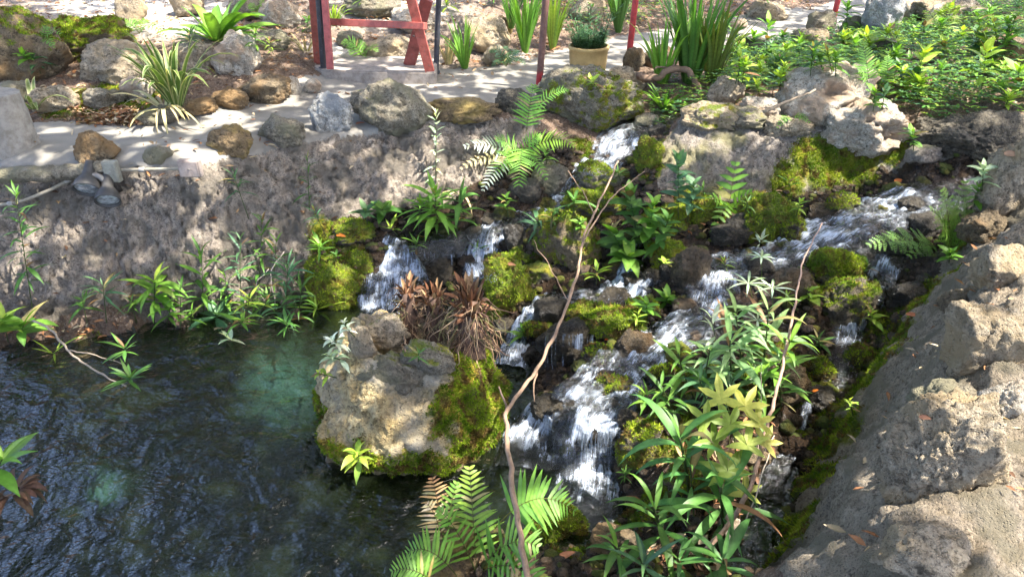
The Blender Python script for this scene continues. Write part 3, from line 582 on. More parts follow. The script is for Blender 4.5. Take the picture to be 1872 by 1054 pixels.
def boulder(px, py, w, h, mat, label, cat='rock', name='rock', group=None, moss=0., mdir=(0, 0, 1), wet=0., seed=None, ar=.8, rot=0., cuts=9, lump=.2, fine=.085, pits=.12, holes=(), sink=.42, base=None, parent=None, tl=.015, nomoss=False, push=0.):
    seed = seed if seed is not None else int(px * 7 + py); g, _ = hit(px, min(py + h * sink, 1053), parent is None) if base is None else (P(px, py + h * sink, base), 0)
    dg = depth(g); s = dg / FPX; rx = w / 2 * s; a = rx * ar
    rd = ray(px, py); phi = math.asin(-rd[2] / np.linalg.norm(rd)); hh = (h / 2 * s) ** 2 - (a * math.sin(phi)) ** 2
    c = math.sqrt(max(hh, (.45 * h / 2 * s) ** 2)) / math.cos(phi); cd = dg + a * .35 + push
    ctr = np.array((0, 0, CAMZ)) + rd * cd
    if moss > .5: fine = max(fine, .13); lump = max(lump, .26)
    sub = 6 if w > 170 else 5 if w > 60 else 4 if w > 26 else 3
    v, f = rockshape(sub, (rx * 1.06, a, c * 1.06), seed, cuts, lump, fine, pits, holes)
    ca, sa = math.cos(R(rot)), math.sin(R(rot)); ux = v[:, 0] * ca - v[:, 2] * sa; uz = v[:, 0] * sa + v[:, 2] * ca; v = np.c_[ux, v[:, 1], uz]
    n = vnormals(v, f); wpos = v + ctr
    md = np.array(mdir, float); md /= np.linalg.norm(md)
    mv = np.clip((moss * 1.9 - .75) + .45 * (n @ md) + .35 * fbm(wpos * 9, 3) if moss > 0 else np.zeros(len(v)), 0, 1.2)
    wv = np.clip(wet + .2 * perlin(wpos * 8), 0, 1) * (1 if wet else 0)
    if parent is not None:
        o = mesh_obj(name, wpos - np.array(parent.location), f, M[mat], parent, {'moss': mv, 'wet': wv})
    else:
        o = mesh_obj(name, v, f, M[mat], None, {'moss': mv, 'wet': wv}); o.location = ctr; tag(o, label, cat, group)
    add_bvh(wpos, f, name)
    if moss > 0 and not nomoss and parent is None:
        tufts(v, f, mv, 30000 if dg < 4.5 else 17000, tl, o, seed=seed)
    return o
# the big rock standing in the pool
def pool_rock():
    c0 = np.array((-.53, 3.1, 0.)); A = np.radians([-90, -45, 0, 45, 90, 135, 180, 225])
    rings = [([.42] * 8, [-.5] * 8), ([.46, .46, .46, .42, .40, .42, .48, .50], [-.15] * 8), ([.50, .50, .50, .45, .42, .45, .53, .55], [.03] * 8),
             ([.505, .50, .49, .44, .41, .45, .52, .55], [.13] * 8), ([.42, .46, .47, .42, .39, .42, .47, .48], [.27] * 8),
             ([.31, .38, .42, .38, .34, .38, .42, .40], [.40, .40, .38, .36, .38, .44, .42, .42]), ([.22, .30, .36, .32, .26, .30, .35, .31], [.50, .46, .46, .42, .42, .53, .50, .50]),
             ([.15, .22, .28, .22, .18, .22, .27, .23], [.50, .46, .47, .40, .40, .52, .51, .49]), ([.08, .12, .16, .12, .1, .12, .16, .12], [.40, .39, .43, .36, .36, .42, .38, .36]), ([.002] * 8, [.36] * 8)]
    na = 420; th = np.linspace(0, 2 * np.pi, na, endpoint=False); kn = np.array(rings); 
    def per(vals): # smooth periodic interpolation
        a = (th - A[0]) / (2 * np.pi) * 8; i = np.floor(a).astype(int); t = a - i; t = t * t * (3 - 2 * t); v = np.array(vals); return v[i % 8] * (1 - t) + v[(i + 1) % 8] * t
    rr = np.array([np.c_[per(r), per(z)] for r, z in rings])       # rings, angle, (r,z)
    full = np.array([spline(rr[:, j], .0001 if False else 10) for j in range(0)]) if False else None
    t = np.linspace(0, len(rings) - 1, 210); i = np.minimum(t.astype(int), len(rings) - 2); u = (t - i)[:, None, None]
    q = np.concatenate([rr[:1], rr, rr[-1:]]); a, b, c, d = q[i], q[i + 1], q[i + 2], q[i + 3]
    g = .5 * (2 * b + (c - a) * u + (2 * a - 5 * b + 4 * c - d) * u ** 2 + (3 * b - a - 3 * c + d) * u ** 3)
    V = np.stack([c0[0] + g[..., 0] * np.cos(th), c0[1] + g[..., 0] * np.sin(th), g[..., 1]], -1).reshape(-1, 3)
    nt = len(t); ii = (np.arange(nt - 1)[:, None] * na + np.arange(na)[None]); jj = (np.arange(nt - 1)[:, None] * na + (np.arange(na) + 1)[None] % na)
    F = np.concatenate([np.c_[ii.ravel(), jj.ravel(), (jj + na).ravel()], np.c_[ii.ravel(), (jj + na).ravel(), (ii + na).ravel()]])
    n = vnormals(V, F); w1, w2 = worley(V * 9)
    V = V + n * (.07 * fbm(V * 4 + 3, 3) + .022 * fbm(V * 13, 3) + .016 * ridge(V * 15, 3) + .014 * np.minimum((w2 - w1) * 2, 1) + .005 * fbm(V * 45, 2) - .01)[:, None]
    n = vnormals(V, F)
    X, Y, Z_ = V[:, 0] - c0[0], V[:, 1] - c0[1], V[:, 2]
    mv = sstep(.12, .26, X + .12 * fbm(V * 5, 2)) * 1.1                                 # right flank is wholly moss
    mv = np.maximum(mv, sstep(.26, .05, Z_ + .10 * fbm(V * 4 + 9, 3)) * sstep(-.55, -.2, X + .15 * fbm(V * 4, 2)) * .95)
    mv = np.maximum(mv, sstep(.30, .10, Z_ + .10 * fbm(V * 6 + 2, 3)) * .66) * sstep(-.02, .05, Z_) + .15 * fbm(V * 10, 2)
    o = mesh_obj('boulder', V - c0, F, M['poolrock'], None, {'moss': np.clip(mv, 0, 1), 'wet': sstep(.06, .01, Z_) * .8}); o.location = c0
    tag(o, 'big boulder standing in the pool, mossy on its right side, dead roots on its top', 'boulder')
    add_bvh(V, F, 'poolrock')
    tufts(V - c0, F, np.clip(mv, 0, 1) * (n[:, 1] < .5), 42000, .016, o, cols=((.06, .13, .008), (.34, .44, .03)), cap=60000)
    return o
M['poolrock'] = mat_rock('pool_boulder', (.42, .30, .12), (.54, .44, .24), (.15, .105, .05), 8, pits=.8, blot=(.42, .37, .28), moss=(.17, .18, .02), bst=1)
M['wetgravel'] = mat_rock('wet_gravel', (.12, .085, .055), (.24, .17, .11), (.05, .045, .04), 20, wet=.6, pits=.3)
PR = pool_rock()
def pr_part(px, py, w, h, mat, **k): return boulder(px, py, w, h, mat, None, name='embedded_rock', parent=PR, **k)
pr_part(690, 606, 104, 62, 'limestone', seed=15, moss=.38, pits=.25, ar=.6, lump=.42, fine=.14, cuts=12)
pr_part(662, 632, 52, 66, 'limestone', seed=6, pits=.1)
pr_part(722, 682, 120, 74, 'greystone', seed=8, moss=.42, pits=.35, ar=.5, lump=.3, rot=-8)
pr_part(785, 656, 92, 60, 'greystone', seed=9, moss=.45, pits=.25, ar=.7, lump=.25)

WT = 'stones set along the top of the retaining wall'; BG = 'stones edging the planting beds'; CS = 'mossy rocks among the cascades'; PW = 'rocks embedded in the right parapet'
L = lambda *a, **k: boulder(*a, **k)
L(182, 277, 74, 66, 'brownstone', 'dark round stone on the wall behind the floodlights', group=WT, pits=.1, sink=.36)
L(290, 284, 50, 38, 'greystone', 'small grey stone on the wall above the conduit, between junction boxes', group=WT)
L(424, 261, 78, 58, 'ochrestone', 'rounded brown ochre stone on the wall, right of the conduit', group=WT)
L(515, 240, 94, 54, 'greystone', 'low stone with pale blue lichen left of the upright white stone', group=WT, moss=.28)
L(607, 214, 64, 84, 'quartz', 'upright white and blue grey quartz stone on the wall', group=WT, cuts=11, fine=.09, ar=.7)
L(713, 196, 138, 92, 'greystone', 'largest dome shaped grey stone on the wall, right of the quartz stone', group=WT, moss=.34, pits=.35)
L(852, 199, 122, 46, 'ochrestone', 'long low reddish brown stone lying on the wall', group=WT, cuts=10, pits=.15)
L(940, 190, 62, 46, 'darkstone', 'dark stone between the long brown stone and the mossy boulder', group=WT)
L(1072, 184, 176, 112, 'greystone', 'big mossy boulder under the plant pot beside the upper cascade', name='boulder', cat='boulder', moss=.5, mdir=(.5, -.6, .1), pits=.1, ar=.75, lump=.12)
L(1160, 112, 36, 44, 'brownstone', 'small pointed stone at the foot of the red post', ar=.8, cuts=11)
L(1204, 106, 58, 46, 'brownstone', 'angular brown stone right of the pointed stone by the path', cuts=11)
L(1140, 152, 70, 50, 'limestone', 'pale lump of rock between the mossy boulder and the gnarled root')
L(50, 92, 150, 150, 'brownstone', 'huge dark mossy boulder at the far left edge', name='boulder', cat='boulder', moss=.50, lump=.2, base=None, tl=.02)
L(150, 78, 150, 80, 'brownstone', 'mossy leaf strewn boulder right of the huge dark one', name='boulder', cat='boulder', moss=.62, tl=.02)
L(215, 118, 122, 78, 'limestone', 'craggy grey rock below the mossy bank, left of the striped plant', group=BG, pits=.4, lump=.25)
L(248, 165, 60, 44, 'palestone', 'small white sunlit rock at the left of the striped plant', group=BG, pits=.2)
L(100, 186, 74, 52, 'limestone', 'pale rock beside the small striped plant at left', group=BG, pits=.3)
L(192, 180, 66, 44, 'greystone', 'speckled white and grey rock in the dry leaves', group=BG, pits=.4)
L(36, 168, 60, 40, 'greystone', 'grey rock just behind the concrete post', group=BG)
L(288, 213, 62, 34, 'greystone', 'low grey edging stone at the front corner of the bed', group=BG)
L(355, 196, 70, 34, 'brownstone', 'flat brown edging stone under the striped plant', group=BG)
L(418, 182, 64, 42, 'brownstone', 'second edging stone right of the striped plant', group=BG)
L(484, 166, 86, 56, 'brownstone', 'dark dome shaped edging stone left of the white pointed one', group=BG, moss=.3)
L(537, 160, 30, 36, 'palestone', 'small white pointed stone beside the concrete slab', group=BG, cuts=11)
L(573, 160, 34, 26, 'palestone', 'small white stone at the front of the concrete slab', group=BG, cuts=11)
L(428, 106, 84, 78, 'palestone', 'big pitted white rock below the broad leaved rosette plant', group=BG, pits=.5, lump=.22)
L(360, 108, 66, 56, 'limestone', 'pitted pale rock behind the striped plant', group=BG, pits=.5)
L(240, 22, 54, 62, 'limestone', 'upright tan rock with a hole standing on bright ground', group=BG, cuts=10)
L(345, 10, 52, 52, 'limestone', 'tan standing rock left of the rosette plant', group=BG, cuts=10)
L(450, 14, 60, 60, 'greystone', 'grey standing rock right behind the rosette plant', group=BG)
L(510, 26, 66, 56, 'palestone', 'pale weathered rock left of the red trestle', group=BG, pits=.3)
L(490, 76, 70, 38, 'greystone', 'flat dark stone in dry leaves left of the trestle', group=BG, moss=.3)
L(713, 94, 84, 52, 'limestone', 'reddish rounded rock seen between the legs of the trestle', group=BG, fine=.09)
L(640, 74, 46, 34, 'greystone', 'small dark rock under the trestle crossbar', group=BG)
L(760, 40, 90, 44, 'palestone', 'pale broad rock behind the trestle brace', group=BG, pits=.2)
L(680, 8, 110, 50, 'greystone', 'broad grey rock far behind the trestle crossbar', group=BG)
L(915, 50, 44, 40, 'ochrestone', 'round ochre rock on the mortar edge behind the path', group=BG)
L(880, 70, 96, 70, 'limestone', 'weathered rock behind the grass clump right of the trestle', group=BG, fine=.08)
L(905, 104, 46, 36, 'limestone', 'small tan rock at the far edge of the path', group=BG)
L(1075, 20, 60, 50, 'limestone', 'tan rock behind the potted plant', group=BG, pits=.2)
L(1290, 52, 70, 34, 'limestone', 'low tan rock on the far side of the path behind tall grass', group=BG)
L(1345, 44, 34, 24, 'palestone', 'small white rock beyond the far path', group=BG, cuts=11)
L(1400, 22, 70, 34, 'limestone', 'low rock beyond the path, left of the far red post', group=BG, pits=.2)
L(1500, 42, 46, 40, 'greystone', 'grey rock at the foot of the far red post', group=BG)
L(1385, 88, 62, 40, 'darkstone', 'dark brown rock among green leaves beside the path', group=BG)
L(1480, 74, 60, 46, 'limestone', 'tan rock on the near edge of the far path', group=BG)
L(1566, 52, 54, 46, 'greystone', 'jagged grey rock right of the far red post', group=BG, cuts=10)
L(1608, 36, 70, 84, 'quartz', 'tall jagged white and grey rock at the path end', group=BG, cuts=12, fine=.09, pits=.2)
L(1664, 22, 76, 60, 'palestone', 'cream rock right of the tall jagged one', group=BG, pits=.2)
L(1722, 40, 60, 50, 'palestone', 'weathered pale rock in the far ground cover', group=BG, pits=.4)
L(1840, 98, 96, 66, 'brownstone', 'dark brown rock among bright leaves at the right edge', group=BG, pits=.3)
L(1620, 96, 60, 40, 'darkstone', 'dark rock hidden in leaves above the holed rocks', group=BG)
L(1560, 144, 60, 50, 'greystone', 'grey upright stone behind the large holed rock', group=BG)
L(1740, 24, 130, 50, 'limestone', 'broad rock at the back of the ground cover', group=BG, pits=.2)
MK = 'rocks set on the mortar bank'
L(1512, 176, 160, 108, 'palestone', 'large cream rock with a dark hole on the mortar bank', group=MK, pits=.35, holes=(((-.1, -.8, .45), .50, .42),), lump=.2, moss=.12, ar=.85)
L(1592, 236, 146, 98, 'palestone', 'pitted pinkish rock with holes near the right end of the bank', group=MK, pits=.8, holes=(((.2, -.85, .15), .50, .45), ((-.4, -.7, .6), .16, .25)), lump=.14, ar=.85)
L(1438, 232, 84, 44, 'limestone', 'low rock in front of the cream holed rock', group=MK, moss=.2, pits=.2)
L(1388, 196, 66, 34, 'palestone', 'white chalky rock behind the bank', group=MK, pits=.3)
L(1325, 168, 66, 60, 'limestone', 'reddish tan rock right of the gnarled root', group=MK, pits=.4)
L(1300, 216, 96, 48, 'limestone', 'mossy craggy rock at the left end of the bank', group=MK, moss=.45, mdir=(.4, -.4, .6), lump=.3)
L(1355, 220, 80, 40, 'greystone', 'lumpy mossy rock on the middle of the bank', group=MK, moss=.42, lump=.25)
L(1778, 262, 194, 108, 'darkstone', 'large dark hollowed rock above the stream head at right', name='boulder', cat='boulder', pits=.6, holes=(((.25, -.8, -.35), .5, .35),), lump=.25, fine=.07)
L(1690, 285, 60, 36, 'mortar', 'low grey stone between the pitted rock and the dark boulder', group=MK)
L(1858, 330, 100, 150, 'limestone', 'tall craggy rock at the right edge above the stream head', name='boulder', cat='boulder', pits=.4, lump=.25)
L(1182, 226, 42, 32, 'greystone', 'round grey cobble at the lip of the upper cascade', cuts=2, fine=.02)
L(1206, 238, 34, 20, 'darkstone', 'small dark wet stone beside the grey cobble', wet=.8)
# cascade rocks
m = dict(group=CS)
L(1186, 286, 46, 66, 'darkstone', 'mossy stone at the right side of the upper cascade', moss=.72, mdir=(-.5, -.5, .5), **m)
L(1092, 330, 74, 66, 'greystone', 'pointed mossy stone just below the upper cascade', moss=.60, cuts=9, **m)
L(1000, 330, 72, 66, 'greystone', 'stone with sparse moss at the left side of the upper cascade', moss=.42, wet=.3, **m)
L(960, 350, 60, 44, 'darkstone', 'dark stone under the hanging fern', moss=.3, wet=.5, **m)
L(1086, 374, 96, 62, 'darkstone', 'dark leafy moss covered stone behind the broad leaved plant', moss=.72, **m)
L(990, 398, 50, 34, 'greystone', 'small mossy stone in the pool below the upper cascade', moss=.6, **m)
L(945, 408, 46, 34, 'darkstone', 'wet stone splashed by the left cascade', moss=.3, wet=.9, **m)
L(1040, 455, 108, 124, 'brownstone', 'tall ochre and green mossy rock behind the long branch', moss=.64, ar=.7, cuts=8, **m)
L(932, 486, 74, 52, 'darkstone', 'bright mossy hump above the mossy column', moss=.82, **m)
L(930, 548, 84, 130, 'darkstone', 'mossy column right of the root clump', moss=.80, mdir=(-.3, -.8, .3), ar=.7, **m)
L(988, 500, 50, 46, 'darkstone', 'small mossy rock at the foot of the tall ochre rock', moss=.72, **m)
L(1228, 402, 92, 50, 'darkstone', 'flat yellow mossy stone behind the broad leaved plant', moss=.78, **m)
L(1264, 364, 66, 30, 'darkstone', 'thin mossy stone against the bank', moss=.72, **m)
L(1294, 388, 58, 50, 'darkstone', 'round mossy stone left of the big fern leaf', moss=.78, **m)
L(1354, 420, 60, 52, 'darkstone', 'dark wet stone left of the moss ball', wet=.8, **m)
L(1404, 406, 98, 92, 'darkstone', 'round ball of yellow moss on a rock by the stream', moss=.9, cuts=2, lump=.08, tl=.014, **m)
L(1222, 474, 96, 62, 'darkstone', 'mossy stone overhanging the small middle cascade', moss=.72, **m)
L(1262, 498, 66, 80, 'brownstone', 'brown wet stone left of the main drop', wet=.8, **m)
L(1336, 430, 70, 40, 'darkstone', 'dark stone above the main stream bend', wet=.8, **m)
L(1532, 494, 98, 72, 'darkstone', 'mossy dome right of the dead stick', moss=.78, mdir=(0, -.3, .8), **m)
L(1530, 562, 116, 110, 'darkstone', 'dark mossy rock face below the mossy dome', moss=.56, ar=.6, **m)
L(1452, 520, 80, 56, 'brownstone', 'brown wet rock left of the mossy dome', wet=.7, **m)
L(1638, 452, 70, 60, 'darkstone', 'dark wet rock behind the pale fern leaf', wet=.8, moss=.3, **m)
L(1690, 415, 60, 50, 'darkstone', 'wet rock under the tall fern at the stream head', wet=.8, moss=.3, **m)
L(1010, 572, 60, 60, 'darkstone', 'dark wet rock at the top of the curtain of drips', wet=.9, **m)
L(1042, 628, 108, 78, 'darkstone', 'dark wet rock with a curtain of drips', wet=.95, **m)
L(1076, 572, 66, 42, 'darkstone', 'mossy stone left of a pair of mossy stones', moss=.72, **m)
L(1124, 592, 92, 58, 'darkstone', 'bright mossy stone in the middle of the cascades', moss=.78, **m)
L(1208, 690, 50, 34, 'darkstone', 'wet stone in the main rapid', wet=.95, **m)
L(1246, 650, 50, 44, 'brownstone', 'yellow moss stone on the edge of the main rapid', moss=.62, **m)
L(1040, 752, 76, 60, 'darkstone', 'smooth wet stone with water sliding over it', wet=1, cuts=3, **m)
L(1150, 780, 50, 60, 'brownstone', 'brown wet stone at the top of the last drop', wet=.9, **m)
L(1168, 818, 70, 84, 'darkstone', 'mossy stone right of the last drop', moss=.66, **m)
L(1106, 800, 60, 50, 'darkstone', 'wet black stone inside the last drop', wet=1, **m)
L(1020, 960, 100, 96, 'brownstone', 'mossy rock behind the foreground fern', moss=.74, mdir=(.3, 0, .8), **m)
L(840, 1010, 110, 110, 'ochrestone', 'olive brown rock under the foreground fern', moss=.3, **m)
L(1120, 990, 80, 60, 'brownstone', 'brown stone between the mossy rock and the big leaves', **m)
L(1262, 880, 80, 60, 'brownstone', 'mossy stone under the big green leaves', moss=.6, **m)
L(1330, 970, 36, 60, 'palestone', 'bright white stone among the foreground stems', **m)
L(1370, 830, 70, 44, 'brownstone', 'brown stone below the yellow leaves', **m)
L(610, 512, 110, 90, 'darkstone', 'green mossy rock at the left end of the ledge', moss=.76, mdir=(0, -.6, .6), **m)
L(662, 490, 46, 60, 'darkstone', 'mossy block beside the ledge fall', moss=.7, mdir=(0, -.6, .6), **m)
L(640, 424, 80, 44, 'darkstone', 'mossy shoulder above the ledge fall', moss=.66, **m)
L(812, 452, 96, 56, 'darkstone', 'dark overhanging ledge between the two left falls', wet=.8, moss=.25, **m)
L(790, 500, 90, 70, 'darkstone', 'black wet rock behind the root clumps', wet=.9, **m)
L(944, 440, 44, 60, 'darkstone', 'purple wet stone right of the left fall', wet=1, **m)
L(1500, 716, 60, 40, 'darkstone', 'mossy stone beside the narrow right channel', moss=.6, **m)
L(1580, 470, 50, 36, 'darkstone', 'wet stone in the shadow below the main stream', wet=.9, **m)
L(1440, 700, 84, 66, 'brownstone', 'dark brown rock right of the leafy plant', moss=.3, **m)
# parapet rocks
m = dict(group=PW)
L(1742, 852, 222, 250, 'limestone', 'big flat topped rock with orange and green stains set in the parapet', moss=.22, mdir=(-.6, -.2, .2), pits=.12, cuts=11, lump=.14, ar=.8, sink=.2, push=.05, **m)
L(1822, 632, 170, 180, 'limestone', 'wide grey white rock on the parapet above the stained rock', moss=.24, mdir=(-.4, -.4, .2), pits=.2, lump=.22, ar=.8, sink=.2, push=.06, **m)
L(1836, 500, 110, 96, 'limestone', 'craggy rock at the right edge of the parapet', pits=.2, lump=.22, sink=.2, **m)
L(1700, 1030, 170, 120, 'limestone', 'rock at the bottom edge of the parapet', pits=.2, cuts=9, sink=.1, **m)
L(1800, 415, 76, 70, 'brownstone', 'dark rock where the parapet meets the stream head', pits=.2, moss=.2, **m)
L(1735, 735, 120, 80, 'greystone', 'low weathered stone between the two large parapet rocks', moss=.2, push=.03, sink=.2, **m)
L(1842, 745, 90, 90, 'palestone', 'pale stone at the sunlit right edge of the parapet', push=.03, sink=.2, **m)
L(1765, 560, 90, 60, 'brownstone', 'small brown weathered stone half sunk in the parapet top', moss=.2, push=.03, sink=.2, **m)
REF = [(182, 277, ''),]
CREF = [(1092, 330, 'the pointed mossy stone'), (1186, 286, 'the upper cascade'), (1040, 455, 'the tall ochre mossy rock'), (932, 486, 'the bright mossy hump'), (930, 560, 'the mossy column'), (1228, 402, 'the flat yellow mossy stone'), (1404, 406, 'the ball of moss'), (1222, 474, 'the overhanging mossy stone'), (1262, 498, 'the main drop'), (1532, 494, 'the mossy dome'), (1530, 570, 'the dark mossy rock face'), (1042, 628, 'the curtain of drips'), (1124, 592, 'the bright middle mossy stone'), (1246, 650, 'the yellow moss stone by the rapid'), (1040, 752, 'the smooth sliding stone'), (1168, 818, 'the last drop'), (610, 512, 'the mossy rock of the left ledge'), (812, 452, 'the overhanging left ledge'), (720, 470, 'the ledge fall'), (890, 450, 'the narrow left fall'), (1560, 620, 'the shaded right fall'), (1640, 400, 'the head of the right stream'), (1450, 440, 'the broad bend of the stream'), (1470, 780, 'the narrow right channel'), (1130, 700, 'the main rapid'), (1150, 510, 'the pair of little falls')]
SEEN = {}
def autolabel(px, py, adj, kind, refs):
    for rx, ry, nm in sorted(refs, key=lambda q: (q[0] - px) ** 2 + (q[1] - py) ** 2 * 2):
        dx, dy = px - rx, py - ry; side = ('right of' if dx > 0 else 'left of') if abs(dx) > abs(dy) * 1.2 else ('in front of' if dy > 0 else 'behind')
        for pre in ('', 'far '):
            l = '%s %s %s%s %s' % (adj, kind, pre, side, nm)
            if l not in SEEN and len(l.split()) < 16: SEEN[l] = 1; return l
rp_ = random.Random(11); cnt = 0
for k_, fl_ in FLOW.items():
    for (x, y, z, w, fo) in fl_:
        for sg in (-1, 1):
            if rp_.random() < .30 or z < .02 or y < 330: continue
            xx = x + sg * w * rp_.uniform(.7, 1.6); yy = y + rp_.uniform(-14, 14); ww = rp_.uniform(24, 66)
            if xx > 1720 or (1240 < xx < 1340 and yy > 600): continue
            mt_ = rp_.choice(['darkstone', 'wetrock', 'darkstone', 'brownstone'])
            L(xx, yy, ww, ww * rp_.uniform(.6, .9), mt_, autolabel(xx, yy, ('tiny ' if ww < 34 else 'small ' if ww < 50 else 'chunky ') + {'darkstone': 'black', 'wetrock': 'dark', 'brownstone': 'brown'}[mt_], 'wet stone', CREF), group='small wet stones in the cascades', wet=.9, moss=rp_.choice([0, 0, .6, .7]), seed=rp_.randrange(99999), nomoss=False)
# moss carpets on banks and parapet foot
fl = F4[sel]; fl = fl[(mossv[fl[:, 0]] > .35) & (reg[fl[:, 0]] != 6) & (G[fl[:, 0], 0] > -4.5)]
tri = np.concatenate([fl[:, [0, 1, 2]], fl[:, [0, 2, 3]]]); us, inv = np.unique(tri, return_inverse=True)
mvv = np.clip(mossv[us] + .4 * fbm(P3[us] * 8, 3), 0, 1.1)
tag(tufts(P3[us], inv.reshape(-1, 3), mvv, 32000, .016, None, 'moss_carpet', cols=((.08, .15, .008), (.36, .40, .04)), cap=110000), kind='stuff')

# loose wet pebbles on the stream bed
gr_ = np.random.default_rng(21); gp = cas[:, :2]; lo = gp.min(0); hi = gp.max(0); gc_ = gr_.uniform(lo, hi, (9000, 2)); gc_ = gc_[inpoly(gc_, gp)]; gz = H(gc_); gc_ = gc_[gz > -.05][:3400]; d3, f3 = ICO[3]; sub2 = d3[:42] if False else d3
b_ = bmesh.new(); bmesh.ops.create_icosphere(b_, subdivisions=2, radius=1); d2_ = np.array([v.co[:] for v in b_.verts]); f2_ = np.array([[v.index for v in f.verts] for f in b_.faces]); b_.free(); V = []; F = []; n = 0; wl = []; ml = []
for x, y in gc_:
    h = BV[0][0].ray_cast(Vector((x, y, 3)), Vector((0, 0, -1)))
    if h[0] is None: continue
    s = gr_.uniform(.008, .03) ** 1.0 * (1.6 if gr_.random() < .12 else 1); off = gr_.uniform(-40, 40, 3); v = d2_ * (1 + .35 * perlin(d2_ * 1.4 + off) + .1 * perlin(d2_ * 4 + off))[:, None] * (s * gr_.uniform(.8, 1.4), s * gr_.uniform(.8, 1.3), s * gr_.uniform(.5, .9)) + np.array(h[0]) + (0, 0, s * .15)
    V.append(v); F.append(f2_ + n); n += len(v); wl += [gr_.uniform(.3, 1)] * len(v); ml += [gr_.choice([0, 0, 0, .8])] * len(v)
tag(mesh_obj('wet_gravel', np.concatenate(V), np.concatenate(F), M['wetgravel'], None, {'moss': ml, 'wet': wl}), kind='stuff')
# ------------------------------------------------------------------ plants
def D(px, py, dep): return np.array((0, 0, CAMZ)) + ray(px, py) * dep
GR = dict(mid=(.075, .17, .028), fresh=(.14, .28, .035), lime=(.28, .40, .05), sheen=(.24, .38, .15), dark=(.08, .20, .045), blue=(.075, .165, .075), pale=(.42, .50, .34), white=(.62, .66, .55), straw=(.42, .34, .18), brown=(.17, .085, .045), fern=(.17, .34, .05), olive=(.12, .15, .03), gold=(.62, .64, .14))
def jit(c, a=.22): 
    k = 1 + random.uniform(-a, a); return np.clip(np.array(c) * (k * (1 + random.uniform(-.12, .12)), k, k * (1 + random.uniform(-.15, .15))), 0, .85)
def leaf(mb, p, d, up, L, W, droop=.6, c=(.1, .2, .03), shape='lance', ns=6, fold=.25, edge=None, twist=0., mid=1.35):
    p = np.array(p, float); d = np.array(d, float); d /= np.linalg.norm(d) + 1e-9; up = np.array(up, float); V = []; Cc = []
    s = np.cross(d, up); n_ = np.linalg.norm(s); s = s / n_ if n_ > .05 else np.array((1., 0, 0)); st = L / ns; q = p.copy(); c = np.array(c)
    for i in range(ns + 1):
        t = i / ns; u = np.cross(s, d); u /= np.linalg.norm(u) + 1e-9
        if shape == 'lance': w = .1 * (1 - t) + .95 * max(0, math.sin(math.pi * t ** .8)) ** 1.25
        elif shape == 'ovate': w = math.sin(math.pi * (.03 + .97 * t) ** .62) ** .8 if t < 1 else 0
        elif shape == 'strap': w = min(1, .65 + t) * (1 - t ** 3.2)
        else: w = (1 - t) ** .7
        w = max(w, .02) * W / 2
        if twist: a = twist * t; sv = s * math.cos(a) + u * math.sin(a)
        else: sv = s
        e = sv * w
        if edge is None: V += [q - e + u * w * fold, q, q + e + u * w * fold]; Cc += [c, c * mid, c * .96]
        else: V += [q - e + u * w * fold, q - e * .5 + u * w * fold * .3, q, q + e * .5 + u * w * fold * .3, q + e + u * w * fold]; Cc += [edge, c, c * .9, c, edge]
        q = q + d * st; d = d + np.array((0, 0, -1)) * droop * st / L * (.4 + 1.3 * t); d /= np.linalg.norm(d)
    k = 3 if edge is None else 5
    F = [(i * k + j, i * k + j + 1, (i + 1) * k + j + 1, (i + 1) * k + j) for i in range(ns) for j in range(k - 1)]
    mb.add(V, F, np.array(Cc))
def arc(a, b, h, n=14, side=0):
    a = np.array(a, float); b = np.array(b, float); t = np.linspace(0, 1, n)[:, None]; s = np.cross(b - a, (0, 0, 1))
    return a + (b - a) * t + (np.array((0, 0, h)) + s * side) * (4 * t * (1 - t)) * 1.
def frond(e, a, b, h, W, n=18, c=GR['fern'], tipc=None, pw=.16, face=None, sub=False, name='frond', side=0, ang=.35, m='leaf', label=None, cut=.08):
    """one fern frond from a to b arching by h, pinnae W long"""
    mb = MB(); o = np.array(e.location); pts = arc(a, b, h, 24, side) - o; mb.tube(pts, np.linspace(.0028, .001, 24), jit((.12, .13, .03) if m == 'leaf' else (.2, .1, .05)), 4, False)
    face = np.array(face if face is not None else (0, -.45, .9), float); L = np.linalg.norm(pts[-1] - pts[0])
    for i in range(n):
        t = cut + (1 - cut) * (i + .5) / n; k = t * 23; j = min(int(k), 22); p = pts[j] + (pts[j + 1] - pts[j]) * (k - j); d = pts[j + 1] - pts[j]; d /= np.linalg.norm(d)
        s = np.cross(d, face); s /= np.linalg.norm(s); f = np.cross(s, d); w = W * (min(1, .55 + t * 1.4) * (1 - t) ** .62 + .05)
        if random.random() < .03: continue
        cc = np.array(c) if tipc is None else np.array(c) * (1 - t) + np.array(tipc) * t
        for sg in (-1, 1):
            dd = s * sg + d * (ang + .3 * t + random.uniform(-.12, .12)) + f * random.uniform(-.2, .22)
            if not sub: leaf(mb, p, dd, f, w * random.uniform(.82, 1.08), max(w * pw * .9, L / n * .5), random.uniform(.2, .9), jit(cc if random.random() > .05 else (.35, .28, .12), .16), 'lance2' if False else 'strap', 3, .12)
            else:
                dd = dd / np.linalg.norm(dd); m_ = max(4, int(w / .011)); 
                for q in range(m_):
                    u = (q + .5) / m_; pp = p + dd * w * u - np.array((0, 0, .15 * w * u * u)); x = np.cross(dd, f)
                    for s2 in (-1, 1): leaf(mb, pp, x * s2 + dd * .5, f, w * .26 * (1 - u) ** .7 + .004, .007, .1, jit(cc, .12), 'strap', 2, 0)
    r = mb.build(name, M[m], e); 
    if label: r['label'] = label
    return r
def stem_pts(a, b, bow, n=10): return arc(a, b, 0, n, bow)
